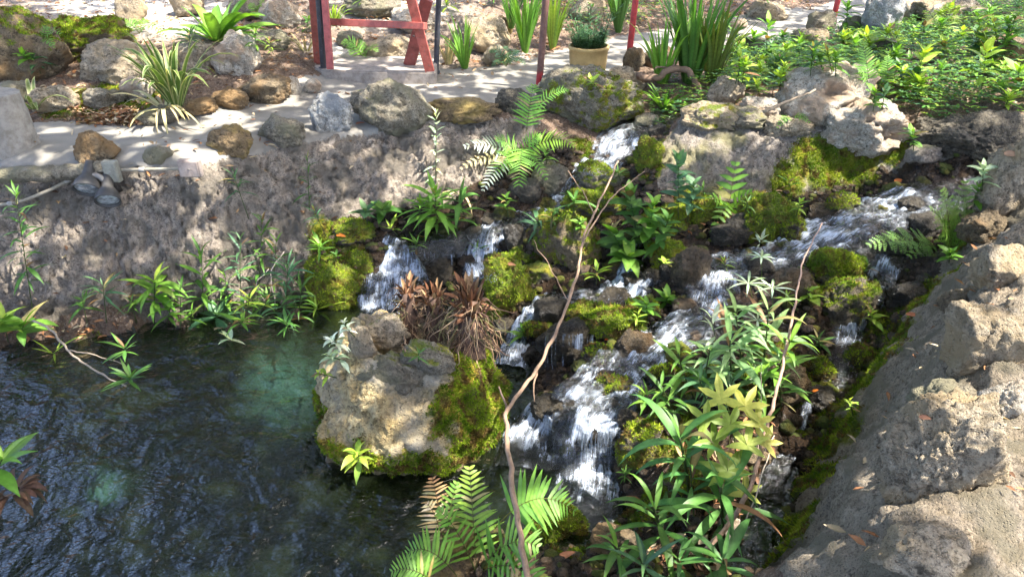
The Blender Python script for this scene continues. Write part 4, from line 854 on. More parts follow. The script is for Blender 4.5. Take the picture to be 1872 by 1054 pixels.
def herb(bx, by, tx, ty, dd, lpx, n, col, label, group=None, levels=3, lw=.17, droop=.8, shape='lance', bow=None, name='leafy_plant', cat='plant', wh=3, base=None, col2=None, stemc=(.07, .10, .03), spread=.55, spacing=None, up0=.35):
    """upright stem with whorls of leaves: base pixel, tip pixel, depth step, leaf length in px"""
    b = hit(bx, by)[0] if base is None else D(bx, by, base); t = D(tx, ty, depth(b) + dd); s = depth(b) / FPX; L = lpx * s
    e = empty(name, b, label, cat, group); H_ = np.linalg.norm(t - b)
    pts = stem_pts(b, t, bow if bow is not None else random.uniform(-.1, .1)) - b; sb = MB(); sb.tube(pts, np.linspace(.0035, .002, len(pts)) * max(1, lpx / 60), stemc, 5); sb.build('stem', M['leaf'], e)
    fb = MB(); ax = pts[-1] - pts[-2]; ax = ax / (np.linalg.norm(ax) + 1e-9)
    a0 = random.uniform(0, 6.28); sp2 = min(.97, spread * (.55 + .08 * levels))
    for i in range(n):
        u_ = (i + random.uniform(-.4, .4)) / n; f = min(1, max(.03, 1 - sp2 * max(0, u_) ** 1.25)); j = f * (len(pts) - 1); j0 = int(max(0, min(len(pts) - 2, j))); q = pts[j0] + (pts[j0 + 1] - pts[j0]) * (j - j0)
        a = a0 + 2.4 * i + random.uniform(-.5, .5); top_ = u_ < .18; el = up0 + (.9 if top_ else .45 - .9 * u_) + random.uniform(-.4, .4)
        d = np.array((math.cos(a), math.sin(a), el)); LL = L * random.uniform(.55, 1.12) * (.65 if top_ else 1)
        cc = GR[col] if random.random() > .3 or not col2 else GR[col2]
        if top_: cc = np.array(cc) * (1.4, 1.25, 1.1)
        if random.random() < .05: cc = random.choice([(.34, .27, .1), (.22, .12, .05)])
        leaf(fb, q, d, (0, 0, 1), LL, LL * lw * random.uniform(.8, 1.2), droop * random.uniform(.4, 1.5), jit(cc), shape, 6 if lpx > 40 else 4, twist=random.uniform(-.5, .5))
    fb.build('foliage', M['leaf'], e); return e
EG = 'narrow leaved plants along the pool edge'
herb(62, 585, 28, 352, -.35, 52, 40, 'mid', 'tall narrow leaved plant at the left edge in front of the wall', EG, 9, .15, 1.1, spread=.55, bow=.08)
herb(160, 592, 150, 545, -.1, 46, 12, 'mid', 'low narrow leaved plant second from the left at the wall foot', EG, 3)
herb(195, 590, 188, 520, -.12, 54, 16, 'blue', 'narrow leaved plant between the low one and the glossy drooping one', EG, 3, .13)
herb(282, 600, 283, 515, -.16, 78, 24, 'fresh', 'glossy bright green plant with drooping leaves at the wall foot', EG, 4, .22, 1.7, col2='lime')
herb(300, 615, 312, 560, -.1, 50, 10, 'fresh', 'small bright plant just right of the glossy drooping one', EG, 2, .2, 1.2)
herb(372, 600, 367, 462, -.16, 60, 24, 'mid', 'upright plant with pale top leaves left of the middle of the pool edge', EG, 6, .15, .9, col2='fresh', spread=.9)
herb(385, 600, 398, 575, -.15, 80, 13, 'blue', 'dark glossy leaves overhanging the water at the pool edge', EG, 2, .21, 1.2, bow=0)
herb(405, 612, 424, 622, -.18, 38, 7, 'pale', 'small whitish plant touching the water under the dark glossy leaves', EG, 1, .2, .8)
herb(445, 585, 440, 432, -.15, 44, 24, 'blue', 'slender plant left of the tallest one above the pool edge', EG, 7, .14, .9, spread=.9)
herb(470, 560, 478, 398, -.15, 48, 30, 'mid', 'tallest feathery plant against the middle of the wall', EG, 8, .13, .9, spread=.95, bow=.05)
herb(452, 590, 456, 545, -.15, 48, 12, 'lime', 'yellow green plant low at the pool edge below the tallest one', EG, 2, .17, .7)
herb(522, 600, 526, 482, -.2, 58, 46, 'blue', 'dense dark drooping plant beside the green mossy rock', EG, 8, .12, 1.5, spread=1.0)
herb(528, 620, 522, 588, -.2, 40, 12, 'dark', 'dark leaf tuft hanging over the water below the dense plant', EG, 2, .16, 1.2)
herb(583, 592, 578, 560, -.18, 56, 15, 'lime', 'yellow green plant growing over the dark water near the boulder', EG, 3, .14, .6)
herb(475, 590, 490, 540, -.15, 46, 14, 'mid', 'small mid green plant left of the dense dark plant', EG, 3, .15)
herb(345, 610, 350, 572, -.12, 40, 10, 'fresh', 'small fresh green plant between the glossy ones at the pool edge', EG, 2, .17)
herb(30, 640, 45, 590, -.2, 62, 10, 'fresh', 'broad leaved plant at the left edge of the pool', EG, 2, .38, .9, 'ovate')
herb(15, 625, 5, 580, -.2, 62, 10, 'lime', 'yellowish broad leaf cluster cut by the left edge of the picture', EG, 2, .36, .9, 'ovate')
herb(120, 650, 95, 645, -.15, 60, 8, 'lime', 'thin grassy sprig lying over the water at left', EG, 1, .08, .4)
herb(330, 600, 330, 520, -.12, 40, 14, 'mid', 'thin plant between the glossy plant and the pale topped plant', EG, 4, .14, 1., spread=.8)
herb(415, 585, 412, 505, -.12, 42, 16, 'fresh', 'fresh plant just right of the pale topped upright plant', EG, 4, .14, 1., spread=.8)
herb(500, 585, 505, 440, -.14, 42, 22, 'mid', 'tall thin plant right of the tallest feathery plant', EG, 7, .13, 1., spread=.9)
herb(545, 590, 552, 520, -.2, 46, 20, 'mid', 'drooping plant between the dense dark plant and the mossy rock', EG, 5, .13, 1.4, spread=.9)
herb(430, 605, 445, 585, -.2, 50, 12, 'fresh', 'bright leaves over the water right of the dark glossy ones', EG, 2, .18, 1.2)
herb(250, 590, 240, 550, -.1, 34, 10, 'mid', 'little plant left of the glossy drooping one', EG, 3, .15, 1.)
WG = 'small plants rooted in the wall face'
herb(455, 400, 428, 322, -.12, 44, 14, 'blue', 'pale plant rooted in the wall below the ochre stone', WG, 3, .14, .8)
herb(566, 385, 562, 288, -.12, 32, 18, 'mid', 'thin stemmed plant on the wall below the quartz stone', WG, 5, .13, .9, spread=.95)
herb(600, 440, 575, 385, -.12, 38, 12, 'blue', 'thin plant low on the wall left of the mossy shoulder', WG, 4, .12, .9)
herb(797, 335, 797, 205, -.15, 26, 26, 'pale', 'thin upright stem with small white leaves on the wall', WG, 9, .24, .5, spread=.95, bow=.0)
herb(585, 475, 585, 448, -.06, 40, 16, 'fresh', 'small bright plant above the green mossy rock', WG, 2, .17, .9)
herb(612, 480, 615, 465, -.04, 20, 8, 'mid', 'tiny plant beside the ledge fall', WG, 1, .2)
herb(800, 425, 795, 350, -.15, 70, 42, 'fresh', 'bushy bright green plant above the ledge pool', WG, 5, .18, 1.2, spread=.9)
herb(835, 425, 842, 358, -.15, 55, 20, 'mid', 'second bushy plant right of the bright one above the ledge pool', WG, 4, .18, 1.2, spread=.9)
herb(765, 420, 770, 372, -.12, 46, 14, 'fresh', 'smaller green plant left of the bushy bright one', WG, 3, .17, 1.1)
herb(700, 410, 700, 382, -.10, 46, 12, 'mid', 'broad leaved plant on the mossy shoulder above the ledge fall', WG, 2, .5, .8, 'ovate')
herb(672, 410, 668, 385, -.06, 36, 8, 'blue', 'small broad leaved plant at the left of the shoulder', WG, 2, .5, .8, 'ovate')
herb(735, 440, 712, 415, -.06, 30, 6, 'lime', 'tiny yellow green sprig at the lip of the ledge pool', WG, 1, .2)
SG = 'plants growing between the cascades'
herb(985, 445, 985, 408, -.05, 66, 20, 'blue', 'blue green plant with long arching straps between the falls', SG, 2, .12, 1.4, 'strap')
herb(1048, 390, 1050, 365, -.05, 60, 9, 'mid', 'strap leaved plant beside the narrow fall', SG, 1, .12, 1.3, 'strap')
for i, (bx, by, tx, ty, l_, n_, c_, lab) in enumerate([(1170, 470, 1150, 352, 42, 26, 'mid', 'tall left stem of the broad leaved bush amid the cascades'), (1180, 470, 1195, 372, 42, 24, 'fresh', 'middle stem of the broad leaved bush amid the cascades'), (1150, 480, 1118, 420, 46, 18, 'mid', 'lowest left stem of the broad leaved bush, over the falls'), (1200, 460, 1222, 400, 40, 18, 'mid', 'right stem of the broad leaved bush'), (1240, 400, 1240, 290, 36, 20, 'blue', 'slender broad leaved stem in front of the mortar bank'), (1255, 410, 1270, 335, 32, 14, 'blue', 'short broad leaved stem right of the slender one'), (1150, 480, 1150, 468, 46, 14, 'fresh', 'bright hanging leaves under the broad leaved bush'), (1185, 590, 1182, 555, 38, 12, 'fresh', 'small leafy plant beside the pair of little falls'), (1225, 490, 1215, 478, 22, 6, 'lime', 'tiny yellow green leaves on the overhanging mossy stone'), (1385, 452, 1392, 438, 30, 8, 'pale', 'little plant with thin pale leaves in front of the moss ball'), (1288, 375, 1285, 345, 26, 8, 'mid', 'small sprout behind the round mossy stone'), (845, 600, 862, 584, 20, 8, 'mid', 'tiny green sprout among the dead roots'), (765, 660, 765, 645, 26, 8, 'mid', 'small green sprout on top of the big boulder'), (1445, 350, 1440, 330, 26, 8, 'fresh', 'small sprout on the moss of the bank')]):
    herb(bx, by, tx, ty, -.12, l_, n_, c_, lab, SG, 5 if n_ > 14 else 2, .5 if 'broad' in lab or 'leafy' in lab or 'hang' in lab else .2, .7, 'ovate' if 'broad' in lab or 'leafy' in lab or 'hang' in lab else 'lance', spread=.85)
# lobed fern leaves by the moss ball
def fern(label, base_px, fronds, group=None, dep=None, name='fern', **k):
    b = hit(*base_px)[0] if dep is None else D(*base_px, dep); e = empty(name, b, label, 'fern', group)
    for fr in fronds:
        tx, ty, dd, h, w = fr[:5]; kw = dict(k); kw.update(fr[5] if len(fr) > 5 else {})
        st = kw.pop('st', None); a = b if st is None else D(st[0], st[1], depth(b) + (st[2] if len(st) > 2 else 0)); t = D(tx, ty, depth(b) + dd); frond(e, a, t, h, w * depth(b) / FPX, **kw)
    return e
fern('fern with broad lobed leaf standing up behind the round mossy stones', (1330, 395), [(1345, 295, -.1, .02, 48, dict(n=6, pw=.34)), (1300, 432, -.25, .06, 26, dict(n=6, pw=.4, st=(1335, 375, -.1))), (1375, 350, -.2, .03, 30, dict(n=6, pw=.4)), (1300, 360, -.15, .03, 30, dict(n=6, pw=.4))], SG, c=GR['fresh'])
fern('fern hanging beside the upper cascade, with bright and bleached fronds', (950, 292), [(975, 155, -.1, .02, 42, dict(n=15, st=(962, 240, 0))), (1040, 165, -.15, .05, 26, dict(n=14, st=(975, 205, -.05))), (1052, 268, -.2, .09, 46, dict(n=16, c=GR['fresh'], tipc=GR['lime'], side=-.1)), (948, 348, -.25, .06, 44, dict(n=16, st=(955, 270, -.05))), (882, 350, -.25, .06, 34, dict(n=15, c=(.3, .38, .2), tipc=GR['white'], st=(940, 290, -.05))), (848, 268, -.2, .06, 40, dict(n=15, c=(.3, .36, .2), tipc=GR['white'])), (905, 255, -.15, .05, 34, dict(n=13)), (1000, 330, -.25, .08, 28, dict(n=13)), (905, 320, -.2, .08, 40, dict(n=13)), (990, 250, -.1, .06, 30, dict(n=12)), (840, 310, -.2, .06, 26, dict(n=12, c=GR['straw']))], None, pw=.15)
fern('bright fern at the bottom with arching fronds over dark water', (872, 1050), [(858, 852, .1, .03, 74, dict(n=15, tipc=GR['lime'])), (1052, 935, -.05, .12, 84, dict(n=19, c=GR['fern'], st=(905, 965, 0))), (742, 1012, -.1, .08, 66, dict(n=13, st=(835, 1052, -.1))), (985, 1000, -.2, .10, 84, dict(n=14, c=GR['fresh'])), (800, 930, -.1, .06, 50, dict(n=11)), (715, 1045, -.25, .05, 56, dict(n=12, st=(800, 1070, -.2))), (1000, 1075, -.3, .09, 70, dict(n=12))], None, dep=2.95, pw=.17, cut=.15)
fern('half withered fern frond with curled brown leaflets left of the bright fern', (815, 1000), [(790, 872, .05, .03, 56, dict(n=14, c=(.55, .42, .22), tipc=(.42, .22, .1), m='dry', pw=.10, ang=.1)), (780, 920, 0, .05, 46, dict(n=9, c=(.55, .42, .25), m='dry', pw=.09)), (835, 880, 0, .04, 40, dict(n=10, c=GR['olive'], tipc=GR['fern']))], None, dep=2.98)
fern('flat feathery fern leaf reaching left over the right stream', (1712, 450), [(1586, 448, -.2, .04, 44, dict(n=14)), (1660, 470, -.15, .04, 30, dict(n=8))], None, sub=True, c=GR['fern'])
fern('tall feathery fern at the right of the stream head', (1740, 465), [(1722, 345, -.15, .03, 46, dict(n=11)), (1765, 330, -.1, .03, 40, dict(n=10)), (1700, 380, -.2, .05, 34, dict(n=10)), (1790, 400, -.15, .05, 34, dict(n=8))], None, sub=True, c=(.18, .3, .05))
FB = 'ferns in the far beds'
fern('bright fern behind the trestle, beside the reddish rock', (665, 108), [(625, 85, -.1, .1, 26), (690, 95, -.2, .08, 22), (640, 100, -.25, .06, 22), (655, 75, 0, .05, 18)], FB, n=14, c=GR['fern'])
fern('grey green fern at the path edge left of the brown post', (925, 122), [(895, 95, -.1, .08, 22), (960, 118, -.2, .07, 20), (925, 85, 0, .03, 18), (950, 95, -.1, .05, 18), (900, 122, -.2, .05, 16)], FB, n=12, c=GR['blue'])
fern('sword fern standing behind the cream holed rock', (1590, 160), [(1575, 75, -.05, .02, 34), (1560, 120, -.1, .03, 20)], FB, n=15, c=GR['fresh'], pw=.2)
fern('shorter sword fern right of the sword fern behind the rock', (1622, 168), [(1622, 102, -.05, .02, 28), (1600, 130, -.1, .02, 20)], FB, n=13, c=GR['fern'], pw=.2)
fern('small pale fern in front of the red trestle leg at left', (478, 38), [(455, 8, -.05, .04, 18), (500, 12, -.05, .04, 18), (480, 0, 0, .02, 16)], FB, n=10, c=GR['fresh'])
fern('arching fern on the mossy ground left of the rosette plant', (255, 62), [(305, 68, -.1, .10, 20), (215, 50, -.05, .08, 18), (280, 42, .1, .07, 18), (235, 40, .1, .06, 16)], FB, n=14, c=GR['fresh'])
fern('small light fern on the huge mossy boulder', (80, 72), [(112, 62, -.1, .04, 20), (100, 88, -.15, .03, 16), (90, 50, 0, .03, 18)], FB, n=9, c=GR['fresh'])
fern('pale fern below the leaves on the right of the mortar bank', (1445, 215), [(1480, 225, -.1, .03, 18), (1420, 235, -.15, .03, 14)], FB, n=8, c=GR['fresh'])
fern('fine fern among bright ground cover at upper right', (1720, 70), [(1690, 20, .1, .05, 30), (1755, 30, .1, .05, 26), (1735, 5, .15, .05, 28)], FB, n=13, c=GR['lime'])
# pale and bleached leaves on the boulder
for i, (bx, by, tx, ty, l_, n_, c_, lab) in enumerate([(640, 640, 606, 622, 34, 14, 'white', 'white bleached leaf cluster on the left shoulder of the big boulder'), (648, 615, 628, 590, 26, 12, 'white', 'smaller white leaf cluster above the first on the boulder'), (632, 660, 600, 650, 34, 16, 'pale', 'pale green leaf cluster hanging from the left of the big boulder'), (615, 690, 580, 682, 30, 8, 'lime', 'small yellow green sprig at water level left of the boulder'), (665, 850, 652, 826, 46, 16, 'lime', 'yellow green hanging leaves at the front foot of the big boulder')]):
    herb(bx, by, tx, ty, -.12, l_, n_, c_, lab, 'plants growing on the boulder', 3, .3, 1.9, spread=.9)
# silver palmate leaves and the big leafy clump at centre right
BC = 'leafy stems in the clump at centre right'
for (bx, by, tx, ty, lab) in [(1385, 600, 1368, 518, 'silver white palmate leaf at the top left of the clump'), (1410, 600, 1412, 527, 'silver white palmate leaf right of the first, by the dead stick'), (1390, 590, 1392, 470, 'small pair of silver leaves over the rapid'), (1400, 620, 1385, 585, 'silver fern leaves in the heart of the clump')]:
    b = hit(bx, by)[0]; t = D(tx, ty, depth(b) - .2); e = empty('silver_fern', b, lab, 'fern', 'silver ferns by the main stream'); mb = MB(); mb.tube(arc(b, t, .02) - b, .0018, (.15, .2, .06), 4)
    for j in range(8):
        a = -.3 + 6.28 * j / 8; leaf(mb, t - b, (math.cos(a), math.sin(a) * .9, .25), (0, 0, 1), 52 * depth(t) / FPX * random.uniform(.7, 1.1) * (.6 if 'pair' in lab else 1), .016, 1.0, jit(GR['pale'] if j % 3 else GR['white'], .1), 'lance', 6, .2, edge=np.array(GR['mid']) * 1.5)
    mb.build('foliage', M['leaf'], e)
for (bx, by, tx, ty, dd, l_, n_, c_, lab) in [(1330, 700, 1300, 580, -.3, 62, 16, 'pale', 'silvery leaved stem at the upper left of the clump'), (1360, 700, 1345, 570, -.3, 84, 18, 'sheen', 'topmost bright stem of the clump'), (1390, 700, 1405, 565, -.3, 92, 18, 'sheen', 'upper right stem of the clump, by the dead stick'), (1400, 720, 1445, 622, -.3, 92, 18, 'fresh', 'rightmost stem of the clump with long drooping leaves'), (1340, 700, 1335, 622, -.35, 100, 18, 'sheen', 'central stem of the clump with the longest leaves'), (1290, 720, 1298, 640, -.3, 84, 16, 'sheen', 'left stem of the clump over the rapid'), (1270, 730, 1240, 645, -.25, 70, 12, 'fresh', 'lowest left stem leaning over the rapid'), (1300, 760, 1278, 690, -.2, 60, 14, 'blue', 'short shaded stem under the clump'), (1380, 760, 1390, 680, -.25, 74, 14, 'fresh', 'lower stem right of the yellow star leaves'), (1330, 740, 1342, 690, -.25, 60, 14, 'blue', 'small dark stem behind the yellow star leaves'), (1430, 760, 1428, 700, -.2, 56, 10, 'mid', 'small stem above the narrow right channel'), (1240, 770, 1208, 705, -.15, 64, 12, 'mid', 'stem leaning left above the last drop'), (1215, 760, 1180, 720, -.1, 58, 10, 'fresh', 'short stem just right of the falling water')]:
    herb(bx, by, tx, ty, dd, l_, n_, c_, lab, BC, 5, .15, 1.3, spread=.85, name='leafy_plant')
rq = random.Random(8)
for i, (px, py) in enumerate([(1000, 300), (930, 400), (1010, 415), (1135, 330), (1245, 345), (1310, 360), (1360, 395), (1455, 395), (1090, 520), (1215, 560), (1160, 600), (1480, 560), (1590, 500), (1500, 640), (1440, 560), (960, 620), (1175, 740), (880, 470), (1600, 600), (1560, 760), (1140, 880), (1060, 430), (1330, 500), (760, 470)]):
    c_ = rq.choice(['fresh', 'mid', 'lime']); herb(px, py, px + rq.uniform(-10, 10), py - rq.uniform(14, 40), -.06, rq.uniform(20, 40), 12, c_, autolabel(px, py, dict(fresh='fresh green', mid='mid green', lime='yellow green')[c_], 'sprig', CREF), 'small sprigs among the cascade rocks', 3, rq.choice([.16, .2, .45]), .9, rq.choice(['lance', 'ovate']), spread=.8)
BD = 'big dark leaved stems in the foreground'
for (bx, by, tx, ty, dd, l_, n_, c_, lab, b_) in [(1260, 900, 1243, 800, -.25, 150, 13, 'dark', 'large dark leaved stem above and left of the others in the foreground', None), (1325, 1000, 1318, 890, -.25, 160, 14, 'dark', 'largest dark leaved stem in the middle foreground', None), (1215, 1010, 1196, 928, -.2, 128, 12, 'mid', 'mid green leaved stem left of the largest dark one', None), (1140, 1050, 1128, 1000, -.12, 100, 12, 'mid', 'foreground leafy stem beside the brown stone', None), (1330, 1054, 1322, 1022, -.25, 120, 11, 'dark', 'dark leaved stem low at the bottom edge by the channel', None), (1190, 1060, 1175, 1030, -.2, 100, 10, 'blue', 'leafy stem at the bottom edge of the picture', None), (1270, 960, 1262, 850, -.1, 90, 10, 'dark', 'shaded dark stem behind the largest foreground stem', None), (1240, 1054, 1240, 1020, -.2, 80, 10, 'dark', 'small dark stem between the foreground stems', None)]:
    herb(bx, by, tx, ty, dd, l_, n_, c_, lab, BD, 4, .13, 1.7, spread=.75, name='leafy_plant', up0=.6)
# star shaped yellow leaves
def star(mb, p, nrm, size, c, rot=0, lobes=5):
    nrm = np.array(nrm, float); nrm /= np.linalg.norm(nrm); x = np.cross(nrm, (0, 0, 1.)); x /= np.linalg.norm(x); y = np.cross(nrm, x); V = [p]; Cc = [np.array(c) * .9]; k = lobes * 4
    for i in range(k):
        a = rot - 2.3 + 4.6 * i / (k - 1) ; ph = (i % 4); r = (1, .62, .30, .62)[(i + 2) % 4] * size * (1 - .25 * abs(a - rot) / 2.3)
        V.append(p + (x * math.sin(a) + y * -math.cos(a)) * r - nrm * .12 * r * (r / size)); Cc.append(np.array(c) * random.uniform(.9, 1.1))
    mb.add(V, [(0, i, i + 1) for i in range(1, k)] + [(0, k, 1)], np.array(Cc))
b = hit(1350, 900)[0]; e = empty('maple_sapling', b, 'yellow green star leaved sapling in the middle of the clump', 'sapling'); sm = MB(); fm = MB(); t0 = D(1335, 760, depth(b) - .35)
sm.tube(arc(b, t0, .03) - b, .004, (.2, .22, .06), 5)
for (px, py, dd, sz, rot, c) in [(1318, 728, -.38, 64, .2, 'gold'), (1362, 742, -.38, 60, -.4, 'gold'), (1290, 768, -.42, 58, .8, 'lime'), (1335, 775, -.42, 66, 0, 'lime'), (1385, 772, -.4, 56, -.6, 'gold'), (1305, 805, -.42, 60, .4, 'lime'), (1365, 812, -.4, 60, -.2, 'gold'), (1330, 860, -.4, 74, .1, 'lime'), (1362, 900, -.38, 54, -.5, 'gold'), (1398, 808, -.38, 52, -.9, 'gold')]:
    p = D(px, py, depth(b) + dd); sm.tube(arc(t0, p, .02, 6) - b, .0015, (.3, .32, .08), 4); star(fm, p - b, (random.uniform(-.3, .3), -.6, .8), sz * .82 * depth(p) / FPX, jit(GR[c], .12), rot)
sm.build('stem', M['leaf'], e); fm.build('foliage', M['leaf'], e, False)
# strap leaved clumps, rosettes, grass
def clump(px, py, n, lpx, wpx, col, label, group=None, name='grass_clump', cat='grass clump', droop=1.0, edge=None, spread=.5, el=(.8, 2.2), dep=None, m='leaf', ns=9, rad=.03):
    b = hit(px, py)[0] if dep is None else D(px, py, dep); s = depth(b) / FPX; e = empty(name, b, label, cat, group); mb = MB()
    for i in range(n):
        a = random.uniform(0, 6.28); L = lpx * s * random.uniform(.55, 1.05); z = random.uniform(*el)
        leaf(mb, (math.cos(a) * rad, math.sin(a) * rad, -.01), (math.cos(a) * spread * 2, math.sin(a) * spread * 2, z), (0, 0, 1), L, wpx * s * random.uniform(.75, 1.2), droop * random.uniform(.5, 1.5), jit(GR[col] if isinstance(col, str) else col), 'strap', ns, .3, edge=None if edge is None else jit(edge, .1), twist=random.uniform(-.8, .8))
    mb.build('foliage', M[m], e); return e
clump(322, 192, 44, 165, 11, (.12, .19, .04), 'green and cream striped plant with long arching leaves beside the path', None, 'striped_plant', 'plant', 2.0, (.60, .56, .30), .32, (.9, 2.6), rad=.05)
clump(300, 196, 16, 110, 7, 'straw', 'dry straw leaves under the big striped plant', None, 'dead_leaves', 'dry leaves', 2.2, None, .6, (.2, 1.2), m='dry')
clump(62, 196, 12, 85, 9, (.2, .26, .07), 'small striped plant by the concrete post at left', None, 'striped_plant', 'plant', 2.2, (.55, .52, .3), .5, (.8, 2.0))
clump(400, 74, 22, 120, 22, 'fresh', 'broad leaved green rosette plant at top left', None, 'rosette_plant', 'plant', 1.1, None, .6, (.5, 2.6), ns=8, rad=.04)
GC = 'grass clumps beyond the path'
clump(850, 124, 34, 95, 4.5, 'fresh', 'grass clump right behind the black post', GC, droop=1.2, spread=.25, el=(1.2, 3))
clump(820, 118, 18, 60, 4, 'straw', 'dry pale grass tuft beside the black post', GC, droop=1.2, spread=.3, el=(1.2, 3), m='dry')
clump(960, 96, 36, 130, 7, 'fresh', 'tall broad bladed grass clump left of the brown post', GC, droop=1.0, spread=.22, el=(1.5, 3.4))
clump(1010, 90, 30, 120, 6, 'lime', 'yellow green tall grass clump behind the brown post', GC, droop=1.0, spread=.22, el=(1.5, 3.4))
clump(935, 50, 26, 90, 5, 'mid', 'far grass clump above the ochre rock', GC, droop=1.0, spread=.25, el=(1.5, 3))
clump(1130, 60, 34, 120, 7, 'mid', 'tall grass clump behind the bright red post', GC, droop=1.0, spread=.25, el=(1.5, 3))
clump(1262, 150, 70, 190, 9, 'mid', 'large dark clump of long strap leaves between path and root', GC, droop=1.1, spread=.26, el=(1.6, 3.6), rad=.07)
clump(1210, 150, 24, 130, 7, 'fresh', 'lighter strap leaf clump left of the large dark clump', GC, droop=1.1, spread=.3, el=(1.5, 3), rad=.05)
clump(1300, 148, 30, 170, 7, 'olive', 'olive strap leaf clump right of the large dark clump', GC, droop=1.1, spread=.3, el=(1.6, 3.2), rad=.05)
clump(1215, 198, 30, 60, 6, 'fresh', 'bright grassy tuft below the gnarled root', GC, droop=1.3, spread=.5, el=(.8, 2))
clump(610, 46, 20, 60, 4, 'lime', 'light grass tuft seen inside the trestle at left', GC, droop=1.3, spread=.4, el=(.8, 2.4))
clump(560, 92, 20, 50, 3, 'straw', 'dry twiggy tuft left of the trestle', GC, droop=.8, spread=.6, el=(.5, 2.4), m='dry')
clump(20, 895, 34, 62, 13, (.10, .055, .035), 'hanging cluster of dead brown leaves at the left edge over the pool', None, 'dead_leaves', 'dry leaves', 2.6, None, .5, (-.6, .8), dep=3.0, m='dry')
herb(-30, 900, 5, 838, -.05, 95, 10, 'fresh', 'green leaf tips at the left edge above the dead brown leaves', None, 1, .3, .9, base=3.0)
clump(840, 350, 10, 60, 5, 'straw', 'dry yellow leaves under the hanging fern', None, 'dead_leaves', 'dry leaves', 2.0, None, .6, (.1, 1.), m='dry')
# leafy plants of the upper right planting
for (px, py, tx, ty, l_, c_, lab) in [(1665, 175, 1690, 95, 42, 'lime', 'bright yellow green stem in the middle of the right planting'), (1790, 190, 1802, 92, 46, 'lime', 'tallest yellow green stem at the right, with leaves in pairs'), (1865, 180, 1862, 130, 44, 'fresh', 'bright leafy stem at the right edge of the planting'), (1630, 135, 1640, 92, 34, 'fresh', 'bright leafy stem above the sword ferns'), (1400, 130, 1405, 40, 30, 'fresh', 'tall thin leafy stem in front of the far path'), (1350, 150, 1352, 100, 26, 'lime', 'thin sunlit stem left of the leafy bank'), (1545, 60, 1550, 10, 30, 'fresh', 'leafy sprig over the far red post'), (1795, 350, 1798, 305, 30, 'pale', 'small plant with tiny white flowers at the stream head'), (1780, 380, 1790, 340, 34, 'fresh', 'bright leafy plant under the white flowered one'), (1735, 480, 1738, 462, 28, 'fresh', 'low leaves at the foot of the tall feathery fern'), (75, 135, 60, 105, 36, 'blue', 'pair of dull green leaves on the dark boulder at left'), (55, 115, 40, 98, 26, 'fresh', 'small green leaves hanging on the dark boulder'), (1095, 165, 1078, 145, 22, 'lime', 'little sprout on top of the mossy boulder'), (1670, 275, 1668, 240, 26, 'fresh', 'small green plant between the pitted rock and the dark boulder')]:
    herb(px, py, tx, ty, -.1, l_, 16, c_, lab, None, 4, .42, .7, 'ovate', spread=.8)
rp = random.Random(5)
REF = [(1512, 180, 'the cream holed rock'), (1592, 238, 'the pitted pinkish rock'), (1778, 240, 'the dark hollowed boulder'), (1840, 98, 'the dark right edge rock'), (1620, 96, 'the dark rock hidden in leaves'), (1608, 36, 'the tall jagged rock'), (1385, 88, 'the dark brown rock beside the path'), (1480, 74, 'the tan rock on the near path edge'), (1325, 168, 'the reddish tan rock'), (1262, 120, 'the dark strap leaved clump'), (1585, 110, 'the tall sword fern'), (1622, 125, 'the shorter sword fern'), (1690, 110, 'the bright middle stem'), (1800, 110, 'the tallest yellow green stem'), (1740, 24, 'the broad rock at the back'), (1720, 50, 'the fine fern at upper right'), (1074, 100, 'the plant pot'), (990, 40, 'the brownish red post'), (1155, 40, 'the bright red post'), (915, 50, 'the round ochre rock'), (680, 60, 'the trestle'), (590, 60, 'the left black post'), (400, 50, 'the broad rosette'), (484, 150, 'the dome shaped edging stone'), (850, 90, 'the grass by the right black post'), (1525, 30, 'the far red post'), (960, 70, 'the tall grass by the brown post'), (322, 120, 'the striped plant')]
CN = dict(fresh='fresh green', mid='mid green', lime='yellow green', blue='dull bluish green')
for i in range(85):
    px = rp.uniform(1330, 1870); py = rp.uniform(60, 205) if px > 1560 else rp.uniform(85, 180)
    if 1430 < px < 1590 and py > 140: continue
    if py < 95 - (px - 1330) * .12: continue
    cc_ = rp.choice(['fresh', 'mid', 'lime', 'lime', 'fresh', 'blue'])
    herb(px, py, px + rp.uniform(-12, 12), py - rp.uniform(22, 48), -.08, rp.uniform(20, 34), 16, cc_, autolabel(px, py, CN[cc_], 'low leafy plant', REF), 'low leafy plants of the upper right planting', 4, .42, .6, 'ovate', spread=.9)
for i, (px, py) in enumerate([(1010, 60), (1085, 40), (1165, 35), (975, 20), (900, 12), (660, 20), (590, 20), (560, 60), (500, 100), (1330, 70), (1400, 12), (1460, 100), (470, 95), (345, 88), (820, 20)]):
    herb(px, py, px + rp.uniform(-8, 8), py - rp.uniform(22, 40), -.05, rp.uniform(24, 34), 18, ('fresh', 'mid', 'lime')[i % 3], autolabel(px, py, CN[('fresh', 'mid', 'lime')[i % 3]], 'small plant', REF), 'small plants in the beds behind the path', 4, .2, .9, 'lance', spread=.9)
